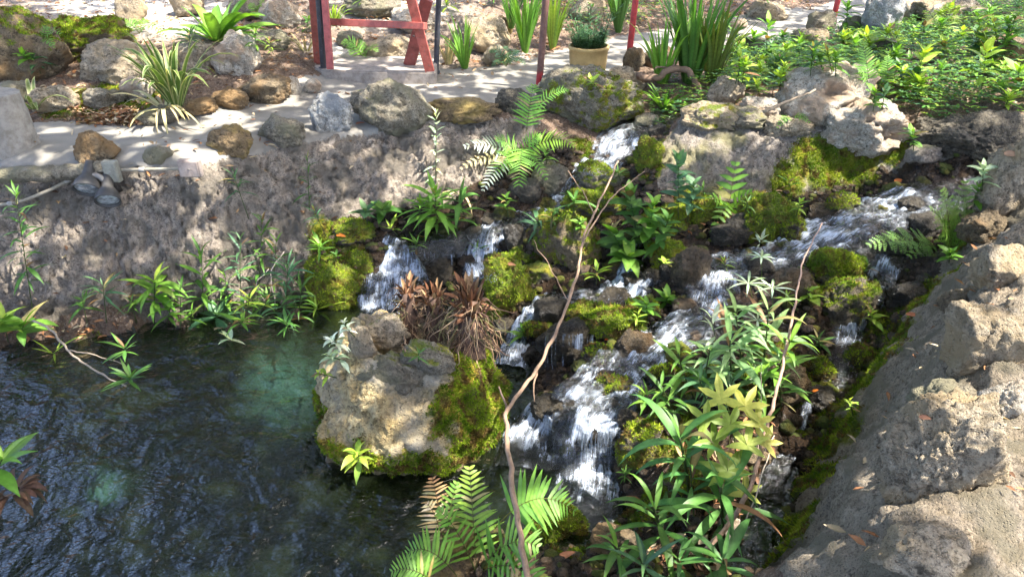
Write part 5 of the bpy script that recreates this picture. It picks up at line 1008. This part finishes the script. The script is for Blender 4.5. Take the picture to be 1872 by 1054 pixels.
# ground cover and fallen leaves: nobody could count these
def scatter(polys, n, fn, name, m, seed=3):
    r = np.random.default_rng(seed); mb = MB(); tot = 0
    for poly, k in polys:
        w = polyw(poly); lo = w[:, :2].min(0); hi = w[:, :2].max(0); c = r.uniform(lo, hi, (k * 3, 2)); c = c[inpoly(c, w[:, :2])]
        c = c[perlin(np.c_[c * 2.2, np.zeros(len(c))]) > r.uniform(-.6, .15, len(c))][:k]
        for x, y in c:
            h = BV[0][0].ray_cast(Vector((x, y, 3)), Vector((0, 0, -1)))
            if h[0] is not None: fn(mb, np.array(h[0]), r)
    return tag(mb.build(name, M[m]), kind='stuff')
def gc(mb, p, r):
    h = r.uniform(.02, .16); q = p + (r.normal() * .02, r.normal() * .02, h); c = jit(GR[('mid', 'fresh', 'blue', 'lime', 'dark')[r.integers(5)]]); a = r.uniform(0, 6.28)
    for j in range(3):
        w = a + j * 2.1; L = r.uniform(.022, .058); leaf(mb, q, (math.cos(w), math.sin(w), .3), (0, 0, 1), L, L * .42, .7, c, 'ovate', 3, .2)
scatter([([(1330,200,1.0),(1300,130,.96),(1420,88,.96),(1570,60,.97),(1700,24,1.1),(1950,-10,1.25),(1990,210,1.2),(1690,215,1.12),(1600,180,1.08),(1450,160,1.02)], 11500), ([(1000,60,1.),(1200,40,1.),(1260,0,1.05),(950,0,1.1)], 700), ([(1190,215,.9),(1330,200,1.),(1330,140,.96),(1200,150,.95)], 350)], 0, gc, 'ground_cover', 'leaf')
def lit(mb, p, r):
    a = r.uniform(0, 6.28); L = r.uniform(.03, .075); c = np.array(((.26, .12, .06), (.42, .27, .15), (.15, .08, .05), (.52, .40, .27), (.33, .15, .07))[r.integers(5)]) * r.uniform(.7, 1.2)
    leaf(mb, p + (0, 0, r.uniform(.0, .025)), (math.cos(a), math.sin(a), r.uniform(-.2, .5)), (r.normal() * .4, r.normal() * .4, 1), L, L * r.uniform(.22, .5), r.uniform(-.5, 1.), c, 'lance', 3, r.uniform(.1, .8))
scatter([([(-150,218,.99),(130,216,.99),(210,234,.97),(262,228,.97),(300,222,.98),(440,190,.98),(540,155,.98),(620,110,1.),(800,120,.97),(940,115,.97),(1020,90,.97),(1130,62,.98),(1250,40,1.),(1500,10,1.05),(1500,-40,1.2),(-200,-40,1.4)], 8500),
         ([(120,222,.98),(270,228,.97),(250,200,1.),(130,200,1.)], 700), ([(0,640,.02),(330,612,.03),(470,590,.04),(470,575,.1),(0,590,.1)], 320), ([(1330,200,1.0),(1300,130,.96),(1420,88,.96),(1950,-10,1.25),(1990,210,1.2)], 900),
         ([(1180,1054,.14),(1150,900,.1),(1250,780,.3),(1450,700,.3),(1380,900,.1),(1330,1054,.1)], 260), ([(0,306,.93),(700,236,.95),(580,450,.36),(540,530,.15),(0,580,.1)], 120), ([(1872,290,1.18),(1700,560,.75),(1440,1000,.1),(1600,1054,1.),(1872,1054,1.1)], 160), ([(1230,360,.6),(1440,350,.6),(1400,440,.5),(1240,420,.5)], 80), ([(560,155,.95),(1000,150,.95),(1000,110,.95)], 30), ([(1950,180,1.1),(2500,230,1.1),(2700,620,1.0),(2000,600,1.0)], 900), ([(0,300,.95),(400,280,.95),(700,230,.95),(1000,170,.95),(1150,110,.95),(900,120,.95),(440,195,.97),(200,236,.96),(50,230,.97)], 130)], 0, lit, 'leaf_litter', 'dry', 9)
for (px, py, sz, c, lab) in [(622, 268, 0, 0, ''), (625, 430, 20, (.75, .22, .04), 'orange fallen leaf floating in the ledge pool'), (1040, 1022, 36, (.42, .17, .10), 'reddish brown fallen leaf at the bottom near the mossy rock'), (1140, 670, 16, (.55, .12, .05), 'red leaf caught in the main rapid'), (1112, 622, 12, (.6, .12, .03), 'small orange leaf below the bright mossy stone'), (1495, 716, 16, (.75, .22, .03), 'orange leaf at the top of the narrow right channel'), (1645, 330, 18, (.55, .17, .05), 'orange brown leaf at the stream head'), (660, 228, 18, (.35, .13, .07), 'brown leaf under the long reddish stone'), (1690, 760, 22, (.22, .10, .06), 'brown curled leaf on the parapet above the stained rock'), (1672, 575, 28, (.33, .12, .06), 'dark red leaf on the moss of the parapet foot'), (1600, 685, 16, (.4, .2, .15), 'pinkish dead leaf in the right basin'), (938, 482, 16, (.3, .14, .07), 'brown leaf lying on the bright mossy hump'), (612, 655, 16, (.6, .26, .12), 'orange leaf on the left of the big boulder'), (1340, 895, 20, (.7, .33, .05), 'orange yellow leaf in the foreground leaves'), (1235, 405, 14, (.15, .05, .03), 'dark leaf on the flat yellow mossy stone'), (770, 430, 18, (.6, .25, .06), 'orange leaf at the right of the ledge pool'), (1345, 985, 26, (.35, .14, .08), 'brown leaf standing beside the narrow channel'), (1850, 280, 26, (.3, .18, .12), 'brown leaf on the craggy rock at the right edge')]:
    if not sz: continue
    p, n = hit(px, py); s = depth(p) / FPX; mb = MB(); a = random.uniform(-.6, .6); leaf(mb, (-sz * s / 2, 0, 0), (math.cos(a), math.sin(a), .1), n, sz * s, sz * s * .42, .5, c, 'ovate', 6, .3)
    o = mb.build('fallen_leaf', M['dry']); o.location = p + n * .006; tag(o, lab, 'leaf', 'single fallen leaves')
# ------------------------------------------------------------------ dead branches and roots
def limb(pts_px, r0, r1, c, label, name='dead_branch', cat='branch', twigs=(), wob=.010, group=None, n=8):
    W_ = np.array([D(*q) for q in pts_px]); b = W_[0]; s = spline(W_, .025); s = s + np.c_[perlin(s * 14), perlin(s * 14 + 9), perlin(s * 14 + 20)] * wob
    e = empty(name, b, label, cat, group); mb = MB(); rr = np.linspace(r0, r1, len(s)) * (1 + .18 * perlin(s * 22) + .25 * np.clip(perlin(s * 7 + 4), 0, 1)); mb.tube(s - b, rr, c, n); mb.build('stem', M['bark'], e)
    for tw, a, b2 in twigs:
        tw = np.array([D(*q) for q in tw]); t = spline(tw, .02); t = t + np.c_[perlin(t * 20), perlin(t * 20 + 9), perlin(t * 20 + 20)] * wob; m2 = MB(); m2.tube(t - b, np.linspace(a, b2, len(t)), c, 6); m2.build('twig', M['bark'], e)
    return e
limb([(1000,1240,2.62),(988,1160,2.46),(972,1085,2.38),(958,1010,2.45),(944,930,2.6),(934,850,2.8),(926,785,3.0),(929,748,3.12),(985,668,3.35),(1030,575,3.5),(1055,500,3.65),(1066,440,3.8),(1092,375,3.95),(1112,335,4.05),(1130,295,4.2)], (.0125), .0045, (.29, .19, .12), 'long thin dead branch leaning up across the cascades from the bottom edge', twigs=[([(928,748,3.2),(920,730,3.18),(912,705,3.2)], .006, .003), ([(1066,440,3.8),(1120,360,3.85),(1178,312,3.9)], .005, .002), ([(1085,390,3.9),(1065,350,3.95),(1038,312,4.0)], .003, .002), ([(1040,550,3.5),(1000,480,3.6),(975,440,3.7)], .002, .0015), ([(985,668,3.35),(975,700,3.3),(978,735,3.3)], .006, .002)])
limb([(1285,1010,2.9),(1330,960,2.95),(1372,890,3.0),(1400,790,3.1),(1428,680,3.3),(1452,560,3.5),(1468,480,3.7),(1502,408,3.9)], .011, .0025, (.38, .25, .18), 'dead reddish stick leaning up through the leafy clump at right')
limb([(1366,950,2.95),(1392,870,3.0),(1415,795,3.1)], .003, .002, (.5, .42, .33), 'thin pale twig beside the reddish stick')
limb([(1385,840,3.1),(1392,745,3.2),(1390,665,3.3)], .0025, .0015, (.35, .26, .2), 'short thin twig in front of the leafy clump')
rb = depth(hit(1200, 150)[0]) - .25
limb([(1165,142,rb),(1200,140,rb),(1228,126,rb),(1256,130,rb),(1278,160,rb-.05),(1292,205,rb-.1)], .032, .024, (.20, .13, .085), 'gnarled brown root arching over the ground right of the mossy boulder', 'gnarled_root', 'root', twigs=[([(1228,126,rb),(1232,108,rb)], .014, .006), ([(1228,128,rb),(1210,120,rb-.02),(1200,128,rb-.05)], .012, .008)], wob=.03)
db = depth(hit(1480, 190)[0])
limb([(1395,205,db-.3),(1440,185,db-.3),(1490,165,db-.2)], .012, .006, (.3, .23, .15), 'thin brown twig lying in front of the cream holed rock')
limb([(60,585,4.3),(90,600,4.15),(125,640,4.0),(165,672,3.85),(232,706,3.7)], .007, .004, (.34, .27, .19), 'bare twig hanging out over the pool at left', twigs=[([(125,640,4.0),(170,648,3.9),(225,665,3.85)], .004, .002)])
limb([(-300,610,depth(hit(-300,610)[0])+.02),(-200,690,3.9),(-90,800,3.4),(-20,860,3.1),(20,897,3.0)], .008, .004, (.3, .22, .15), 'drooping twig at the left edge that carries the dead brown leaves')
herb(232, 708, 238, 690, -.02, 62, 16, 'mid', 'lower leaf tuft at the end of the twig over the pool', 'leaf tufts over the pool at left', 3, .16, .6, base=3.7)
herb(228, 662, 228, 635, -.02, 46, 12, 'mid', 'upper leaf tuft above the twig over the pool', 'leaf tufts over the pool at left', 2, .17, .6, base=3.85)
for (a_, b_, c_, lab) in [((505,560),(495,500),(520,460), 'pale bare stem left of the dense dark plant'), ((490,560),(470,520),(492,490), 'thin bare stem by the tallest plant')]:
    q = [hit(*a_)[0]]; d_ = depth(q[0]); limb([(*a_, d_), (*b_, d_ - .15), (*c_, d_ - .2)], .003, .002, (.5, .42, .36), lab)
# dead root clumps on the big boulder
def root_clump(px, py, tx, ty, w, n1, n2, label, lean=0):
    b = hit(px, py)[0]; s = depth(b) / FPX; t = D(tx, ty, depth(b) + .02); e = empty('root_clump', b, label, 'root clump', 'dead root clumps on the boulder'); up = t - b; hgt = np.linalg.norm(up); core = MB(); rt = MB(); lf = MB(); r = random.Random(px)
    core.tube(arc((0, 0, -.05), up * .7, 0, 8), np.linspace(w * s * .34, w * s * .18, 8) , (.10, .06, .04), 10); core.build('stump', M['bark'], e)
    for i in range(n1):
        a = r.uniform(0, 6.28); q = up * r.uniform(.45, .8) + np.array((math.cos(a), math.sin(a), 0)) * w * s * r.uniform(.05, .3); c = np.array(r.choice([(.12, .05, .025), (.17, .075, .04), (.06, .03, .02), (.30, .18, .10)])) * r.uniform(.7, 1.2)
        leaf(lf, q, (math.cos(a) * .5, math.sin(a) * .5, r.uniform(-.3, 2.0)), (0, 0, 1), w * s * r.uniform(.2, .5), w * s * r.uniform(.07, .18), r.uniform(-.4, .9), c, 'strap', 4, .6, twist=r.uniform(-1, 1))
    for i in range(n2):
        a = r.uniform(0, 6.28); ro = w * s * r.uniform(.12, .3); q = up * r.uniform(.15, .72) + np.array((math.cos(a) * ro, math.sin(a) * ro, 0)); p = [q]; v = np.array((math.cos(a) * .8, math.sin(a) * .8, .1)); k = r.randint(5, 9); L = w * s * r.uniform(.5, 1.15)
        for j in range(k): v = v + np.array((r.gauss(0, .55), r.gauss(0, .55), r.gauss(-.4, .3))); v = v / np.linalg.norm(v); q = q + v * L / k; p.append(q)
        rt.tube(np.array(p), np.linspace(.0035, .0015, len(p)) * r.uniform(.6, 1.2), np.array(r.choice([(.16, .09, .05), (.28, .18, .10), (.12, .11, .04), (.08, .045, .03), (.36, .25, .15)])) * r.uniform(.7, 1.2), 4, False)
    lf.build('dead_leaves', M['dry'], e, False); rt.build('roots', M['bark'], e)
root_clump(748, 622, 745, 500, 62, 46, 110, 'left dead root clump with torn reddish leaf bases on the boulder')
root_clump(792, 620, 796, 510, 60, 44, 110, 'middle shorter dead root clump on the boulder')
root_clump(862, 640, 858, 512, 84, 90, 230, 'right and largest reddish brown dead root clump on the boulder')
g = hit(850, 700)[0]
for k, (x0, y0, x1, y1, lab) in enumerate([(836, 640, 850, 760, 'long dead root trailing down the front of the boulder'), (872, 630, 880, 690, 'pale straight root hanging over the mossy flank'), (742, 520, 742, 640, 'upright bare root stem in front of the left root clump')]):
    d0 = depth(hit(x0, y0)[0]) - .03; d1 = depth(hit(x1, y1)[0]) - .012
    limb([(x0, y0, d0), ((x0 + x1) / 2 - 4, (y0 + y1) / 2, (d0 + d1) / 2 - .02), (x1, y1, d1)], .006, .004, (.3, .2, .12), lab, 'dead_root', 'root')
# small drips hanging under the wet ledges: parts of the cascades
def drips(o, spots, seed):
    r = random.Random(seed)
    for (x0, x1, y0, y1, dep, n) in spots:
        for i in range(n):
            x = r.uniform(x0, x1); a = D(x, y0 + r.uniform(-3, 4), dep); b = D(x + r.uniform(-2, 2), y1 + r.uniform(-12, 6), dep + .0); b[1] = a[1] - .015; V = []; m_ = 9; w = r.uniform(.0015, .005)
            for j in range(m_):
                t = j / (m_ - 1); q = a + (b - a) * t; ww = w * (1 - .4 * t) * (1 + .4 * math.sin(t * 15 + i)); V += [q + (-ww, 0, 0), q + (0, -ww * .8, 0), q + (ww, 0, 0)]
            o.append((V, [(k * 3 + h, k * 3 + h + 1, k * 3 + h + 4, k * 3 + h + 3) for k in range(m_ - 1) for h in (0, 1)]))
DR = []; dc = depth(hit(1042, 640)[0]) - .03
drips(DR, [(995, 1085, 612, 690, dc, 26), (1052, 1068, 612, 690, dc, 8)], 3)
dl = depth(hit(812, 470)[0]) - .03; drips(DR, [(768, 850, 462, 520, dl, 16)], 4)
d2 = depth(hit(1095, 815)[0]) - .05; drips(DR, [(1062, 1120, 790, 890, d2, 26)], 5)
V = []; F = []; 
for v, f in DR: F += [tuple(i + len(V) for i in q) for q in f]; V += v
V = np.array(V); o = mesh_obj('water_drips', V, F, M['stream'], None, {'foam': np.full(len(V), .78), 'uvw': np.c_[V[:, 0] * 2, V[:, 2]]}); tag(o, kind='structure')
# splash droplets where the falls strike
mb = MB(); V = []; F = []; r = np.random.default_rng(4); n = 0
for (px, py, rad, k) in [(1080, 885, .16, 260), (975, 795, .13, 180), (932, 672, .06, 90), (1140, 552, .09, 110), (895, 512, .06, 80), (706, 572, .07, 90), (1290, 585, .08, 120), (1100, 760, .10, 140), (1080, 318, .10, 100), (1200, 645, .1, 120), (1550, 640, .06, 60)]:
    c = hit(px, py)[0]
    for i in range(k):
        q = c + r.normal(size=3) * (rad * .6, rad * .6, .0) + (0, 0, abs(r.normal()) * .025 + .004); s = r.uniform(.0012, .0034)
        V += [q + (s, 0, 0), q + (-s, 0, 0), q + (0, s, 0), q + (0, -s, 0), q + (0, 0, s * 1.4), q + (0, 0, -s * 1.4)]
        F += [tuple(n + j for j in t) for t in ((0, 2, 4), (2, 1, 4), (1, 3, 4), (3, 0, 4), (2, 0, 5), (1, 2, 5), (3, 1, 5), (0, 3, 5))]; n += 6
V = np.array(V); tag(mesh_obj('water_splash', V, F, M['stream'], None, {'foam': np.ones(len(V)), 'uvw': V[:, :2]}), kind='stuff')

# ------------------------------------------------------------------ things people made
def post(bx, by, tx, z, r, c, label, c2=None, group='railing posts along the path', seed=1):
    b = P(bx, by, z); d = ray(tx, 0); k = b[1] / d[1]; t = np.array((0, 0, CAMZ)) + d * k; ax = t - b; top = b + ax * (1.1 / ax[2]); L = np.linalg.norm(top - b); ax = ax / np.linalg.norm(ax)
    e = empty('railing_post', b, label, 'post', group); mb = MB(); n = 26; prof = [(L * i / n, r) for i in range(n + 1)]; mb.lathe((0, 0, 0), ax, prof, 14, c)
    if c2 is not None:
        cc = mb.c[0]; q = np.array([p[0] for p in prof for _ in range(14)]) / L; k = sstep(.16, .08, q + .05 * perlin(np.c_[q * 20, q * 3, q + seed]))[:, None]; mb.c[0] = cc * (1 - k) + np.array(c2) * k
    mb.build('shaft', M['paint'], e); kb = MB(); kb.lathe((0, 0, 0), ax, [(-.03, r * 1.55), (.012, r * 1.5), (.016, r * 1.02)], 14, np.array(c) * .8); kb.build('collar', M['paint'], e)
post(985, 161, 998, .95, .030, (.17, .085, .062), 'brownish red post with bright red foot, in front of the path', (.42, .03, .035))
post(1147, 126, 1162, .95, .030, (.48, .045, .045), 'bright red post right of the plant pot', (.3, .05, .04))
post(1519, 52, 1532, .95, .034, (.50, .05, .045), 'far red post beyond the leafy planting')
post(592, 126, 583, 1.05, .030, (.035, .035, .042), 'black post in front of the left trestle leg')
post(797, 131, 802, .97, .026, (.04, .042, .05), 'black post right of the trestle brace')
# slab and trestle
top = polyw([(541, 112, 1.06), (590, 129, 1.06), (700, 131, 1.06), (796, 132, 1.06), (800, 108, 1.06), (700, 100, 1.06)]); c0 = top.mean(0); bm = bmesh.new()
vs_ = [bm.verts.new(Vector(p - c0)) for p in top]; f_ = bm.faces.new(vs_); ex = bmesh.ops.extrude_face_region(bm, geom=[f_]); bmesh.ops.translate(bm, vec=(0, 0, -.19), verts=[v for v in ex['geom'] if isinstance(v, bmesh.types.BMVert)])
bmesh.ops.bevel(bm, geom=bm.edges[:], offset=.012, segments=2, affect='EDGES'); bmesh.ops.recalc_face_normals(bm, faces=bm.faces[:]); bmesh.ops.triangulate(bm, faces=bm.faces[:]); bmesh.ops.subdivide_edges(bm, edges=bm.edges[:], cuts=3, use_grid_fill=True)
me = bpy.data.meshes.new('concrete_slab'); bm.to_mesh(me); bm.free(); nv = len(me.vertices); co = np.empty(nv * 3, np.float32); me.vertices.foreach_get('co', co)
at = me.attributes.new('col', 'FLOAT_COLOR', 'POINT'); k_ = np.full((nv, 4), 1.0); k_[:, :3] = np.array((.30, .26, .22)); at.data.foreach_set('color', k_.astype(np.float32).ravel()); me.materials.append(M['concrete'])
o = bpy.data.objects.new('concrete_slab', me); COL.objects.link(o); o.location = c0; tag(o, 'low concrete slab under the red wooden trestle', 'slab')
bz = P(690, 120, 1.06); e = empty('wooden_trestle', bz, 'red wooden trestle with splayed legs and a crossbar standing on the slab', 'trestle'); WC = (.30, .075, .05)
def board(x0, y0, x1, y1, d0, d1, w, h, name, c=WC, ext=0.):
    a = D(x0, y0, d0); b = D(x1, y1, d1); b = b + (b - a) * ext; mb = MB(); mb.prism(a - bz, b - bz, w, h, (0, -1, .2), c, .004); return mb.build(name, M['paint'], e, False)
dl0 = depth(P(583, 117, 1.06)); dr0 = depth(P(786, 130, 1.06)); dm0 = depth(P(746, 118, 1.06))
board(583, 117, 574, 0, dl0, dl0 - .35, .085, .04, 'leg', ext=.7); board(604, 127, 594, 0, dl0 - .25, dl0 - .45, .06, .04, 'leg', (.36, .08, .07), .7)
board(786, 131, 752, 0, dr0, dr0 - .38, .085, .045, 'leg', (.36, .09, .065), .7); board(748, 120, 775, 20, dm0, dm0 - .32, .11, .045, 'leg', (.25, .06, .045), .2)
board(598, 40, 778, 48, dl0 - .22, dr0 - .30, .06, .07, 'crossbar', (.38, .09, .065)); 
board(560, -70, 775, -62, dl0 - .4, dr0 - .45, .24, .05, 'seat_board')
for (x, y) in ((763, 60), (756, 66), (602, 42)):
    mb = MB(); mb.lathe(D(x, y, dm0 - .28) - bz, (0, -1, .3), [(-.02, .009), (.004, .009), (.007, .005)], 8, (.05, .04, .04)); mb.build('bolt', M['iron'], e)
# plant pot
pb = P(1074, 132, .96); s = depth(pb) / FPX; e = empty('potted_plant', pb, 'tan clay pot of narrow leaved plants on the path between two red posts', 'potted plant'); mb = MB(); rr = 35.5 * s; hh = 41 * s / cp
mb.lathe((0, 0, 0), (0, 0, 1), [(0, 0), (0, rr * .86), (.01, rr * .9), (hh * .5, rr * .96), (hh * .86, rr * .99), (hh * .87, rr * 1.03), (hh * .98, rr * 1.04), (hh, rr * 1.02), (hh, rr * .93), (hh * .8, rr * .9), (hh * .8, .01)], 36, (.50, .34, .13)); mb.build('pot', M['clay'], e)
mb = MB(); mb.lathe((0, 0, 0), (0, 0, 1), [(hh * .79, .0), (hh * .86, rr * .5), (hh * .84, rr * .9)], 20, (.06, .04, .03)); mb.build('soil', M['bark'], e)
fb = MB(); sb = MB()
for i in range(150):
    a = random.uniform(0, 6.28); q = rr * .75 * math.sqrt(random.random()); b_ = np.array((math.cos(a) * q, math.sin(a) * q, hh * .84)); hgt = random.uniform(.06, .18) if i > 22 else random.uniform(.25, .42); t_ = b_ + (math.cos(a) * hgt * .6 * random.random(), math.sin(a) * hgt * .6 * random.random(), hgt)
    sb.tube(arc(b_, t_, 0, 5), .0022, (.06, .1, .03), 4, False)
    for j in range(9 if i > 22 else 16):
        f = .35 + .65 * j / (8 if i > 22 else 15); w = random.uniform(0, 6.28); leaf(fb, b_ + (t_ - b_) * f, (math.cos(w), math.sin(w), .45), (0, 0, 1), random.uniform(.05, .09), .011, .9, jit(GR['blue']), 'lance', 3, .2)
fb.build('foliage', M['leaf'], e); sb.build('stem', M['leaf'], e)
# concrete post at the left edge
cb = P(10, 285, .95); s = depth(cb) / FPX; r0 = 44 * s; th = np.linspace(0, 2 * np.pi, 72, endpoint=False); zs = np.r_[np.linspace(-.05, .40, 50), np.full(12, .40)]; rs = np.r_[np.linspace(r0 * 1.08, r0 * .92, 50), r0 * np.linspace(.9, .01, 12)]
V = np.stack([rs[:, None] * np.cos(th), rs[:, None] * np.sin(th), np.repeat(zs[:, None], 72, 1)], -1).reshape(-1, 3); V = V + (V / (np.linalg.norm(V, axis=1)[:, None] + 1e-9)) * (.012 * fbm(V * 9, 4) + .004 * fbm(V * 40, 2))[:, None]
i_ = (np.arange(61)[:, None] * 72 + np.arange(72)[None]); j_ = (np.arange(61)[:, None] * 72 + (np.arange(72)[None] + 1) % 72); F = np.c_[i_.ravel(), j_.ravel(), (j_ + 72).ravel(), (i_ + 72).ravel()]
o = mesh_obj('concrete_post', V, F, M['concrete'], None, {'col': np.tile((.26, .235, .195), (len(V), 1))}); o.location = cb + (0, r0 * .6, 0); tag(o, 'thick round weathered concrete post at the left edge of the path', 'post')
# conduit, boxes and floodlights on the wall
def wp(px, py, off): q = hit(px, py, True)[0]; return D(px, py, depth(q) - off)
GC_ = (.27, .24, .18)
line = [wp(-60, 376, .05), wp(20, 372, .05), wp(75, 354, .06), wp(125, 330, .07), wp(150, 318, .08), wp(200, 311, .07), wp(260, 310, .06), wp(335, 308, .06)]
e = empty('conduit', line[0], 'pale electrical conduit running along the top of the wall face', 'conduit'); mb = MB(); pp = spline(np.array(line), .03); mb.tube(pp - line[0], .0115, GC_, 10); mb.build('pipe', M['concrete'], e)
for q in (1, 3, 6):
    mb = MB(); c = line[q] - line[0]; d = line[q + 1] - line[q - 1] if q + 1 < len(line) else line[q] - line[q - 1]; mb.lathe(c, d, [(-.02, .015), (-.018, .017), (.018, .017), (.02, .015)], 12, (.3, .28, .24)); mb.build('coupling', M['iron'], e)
def jbox(px, py, w, h, label, off, c, m):
    q = wp(px, py, off); s = depth(q) / FPX; e = empty('junction_box', q, label, 'junction box'); mb = MB(); mb.prism((0, 0, -h * s / 2), (0, 0, h * s / 2), w * s, .05, (0, -1, 0), c, .005); mb.build('housing', M[m], e, False)
    mb = MB(); mb.prism((0, -.0275, -h * s * .44), (0, -.0275, h * s * .44), w * s * .86, .006, (0, -1, 0), np.array(c) * 1.1, .002); mb.build('cover', M[m], e, False)
    mb = MB(); mb.lathe((0, -.030, 0), (0, -1, 0), [(0, .007), (.004, .006), (.005, .001)], 8, (.2, .18, .16)); mb.build('screw', M['iron'], e)
jbox(205, 313, 26, 40, 'grey junction box on the conduit beside the floodlights', .09, (.23, .225, .18), 'concrete')
jbox(348, 307, 40, 32, 'square pinkish junction box at the right end of the conduit', .10, (.31, .25, .21), 'concrete')
M['lens'] = (lambda t: t.done(t.bsdf(t.mix(t.ramp(t.noise(30, 3), [(.4, 0.), (.6, 1.)]), (.16, .18, .19), (.42, .46, .48)), .12, None, 1.0, Metallic=.25)))(NT('lamp_lens'))
M['reflector'] = M['iron']
def flood(px, py, r, sx, sy, label, off, ax):
    q = wp(px, py, off); s = depth(q) / FPX; r = r * s; ax = np.array(ax, float); ax /= np.linalg.norm(ax); e = empty('floodlight', q, label, 'floodlight', 'floodlights on the wall'); hc = (.055, .052, .048)
    mb = MB(); mb.lathe((0, 0, 0), ax, [(-r * 2.65, .004), (-r * 2.6, r * .40), (-r * 2.0, r * .44), (-r * 1.35, r * .48), (-r * .95, r * .72), (-r * .55, r * .95), (-r * .1, r * 1.04), (r * .12, r * 1.06), (r * .14, r * 1.0), (r * .05, r * .93), (-r * .08, r * .9)], 32, hc); mb.build('housing', M['iron'], e)
    mb = MB(); mb.lathe((0, 0, 0), ax, [(-r * .10, r * .92), (-r * .02, r * .8), (r * .05, r * .45), (r * .07, .001)], 28, (1, 1, 1)); mb.build('lens', M['lens'], e)
    k = D(sx, sy, depth(q) + .05) - q; a = -ax * r * 1.7; mb = MB(); mb.tube(spline(np.array([a, (a + k) / 2 + (0, 0, .02), k]), .01), r * .26, (.2, .19, .17), 12); mb.lathe(k, (0, 0, 1), [(-.02, .004), (-.018, r * .36), (.018, r * .38), (.022, .004)], 14, (.22, .2, .18)); mb.build('bracket', M['iron'], e)
flood(158, 345, 22, 160, 316, 'left and higher floodlight with round glass on the wall', .13, (.10, -.80, -.60))
flood(197, 366, 21, 172, 322, 'right and lower floodlight with round glass on the wall', .14, (.22, -.78, -.60))
# rounded coping at the left end of the wall
pts = np.array([P(-260, 322, .93), P(-60, 318, .93), P(60, 314, .94), P(150, 308, .94), P(200, 300, .95)]); sp_ = spline(pts, .012); n = len(sp_); th = np.linspace(0, 2 * np.pi, 28, endpoint=False)
V = np.stack([np.repeat(sp_[:, :1], 28, 1), sp_[:, 1:2] + .055 * np.cos(th), sp_[:, 2:3] - .015 + .05 * np.sin(th)], -1).reshape(-1, 3); V = V + (np.c_[fbm(V * 14, 3), fbm(V * 14 + 5, 3), fbm(V * 14 + 9, 3)]) * .012
i_ = (np.arange(n - 1)[:, None] * 28 + np.arange(28)[None]); j_ = (np.arange(n - 1)[:, None] * 28 + (np.arange(28)[None] + 1) % 28); F = np.c_[i_.ravel(), j_.ravel(), (j_ + 28).ravel(), (i_ + 28).ravel()]
mesh_obj('coping', V, F, M['greystone'], SETTING['retaining_wall'], {'moss': np.clip(.25 + .4 * fbm(V * 6, 3), 0, 1), 'wet': np.zeros(len(V))})
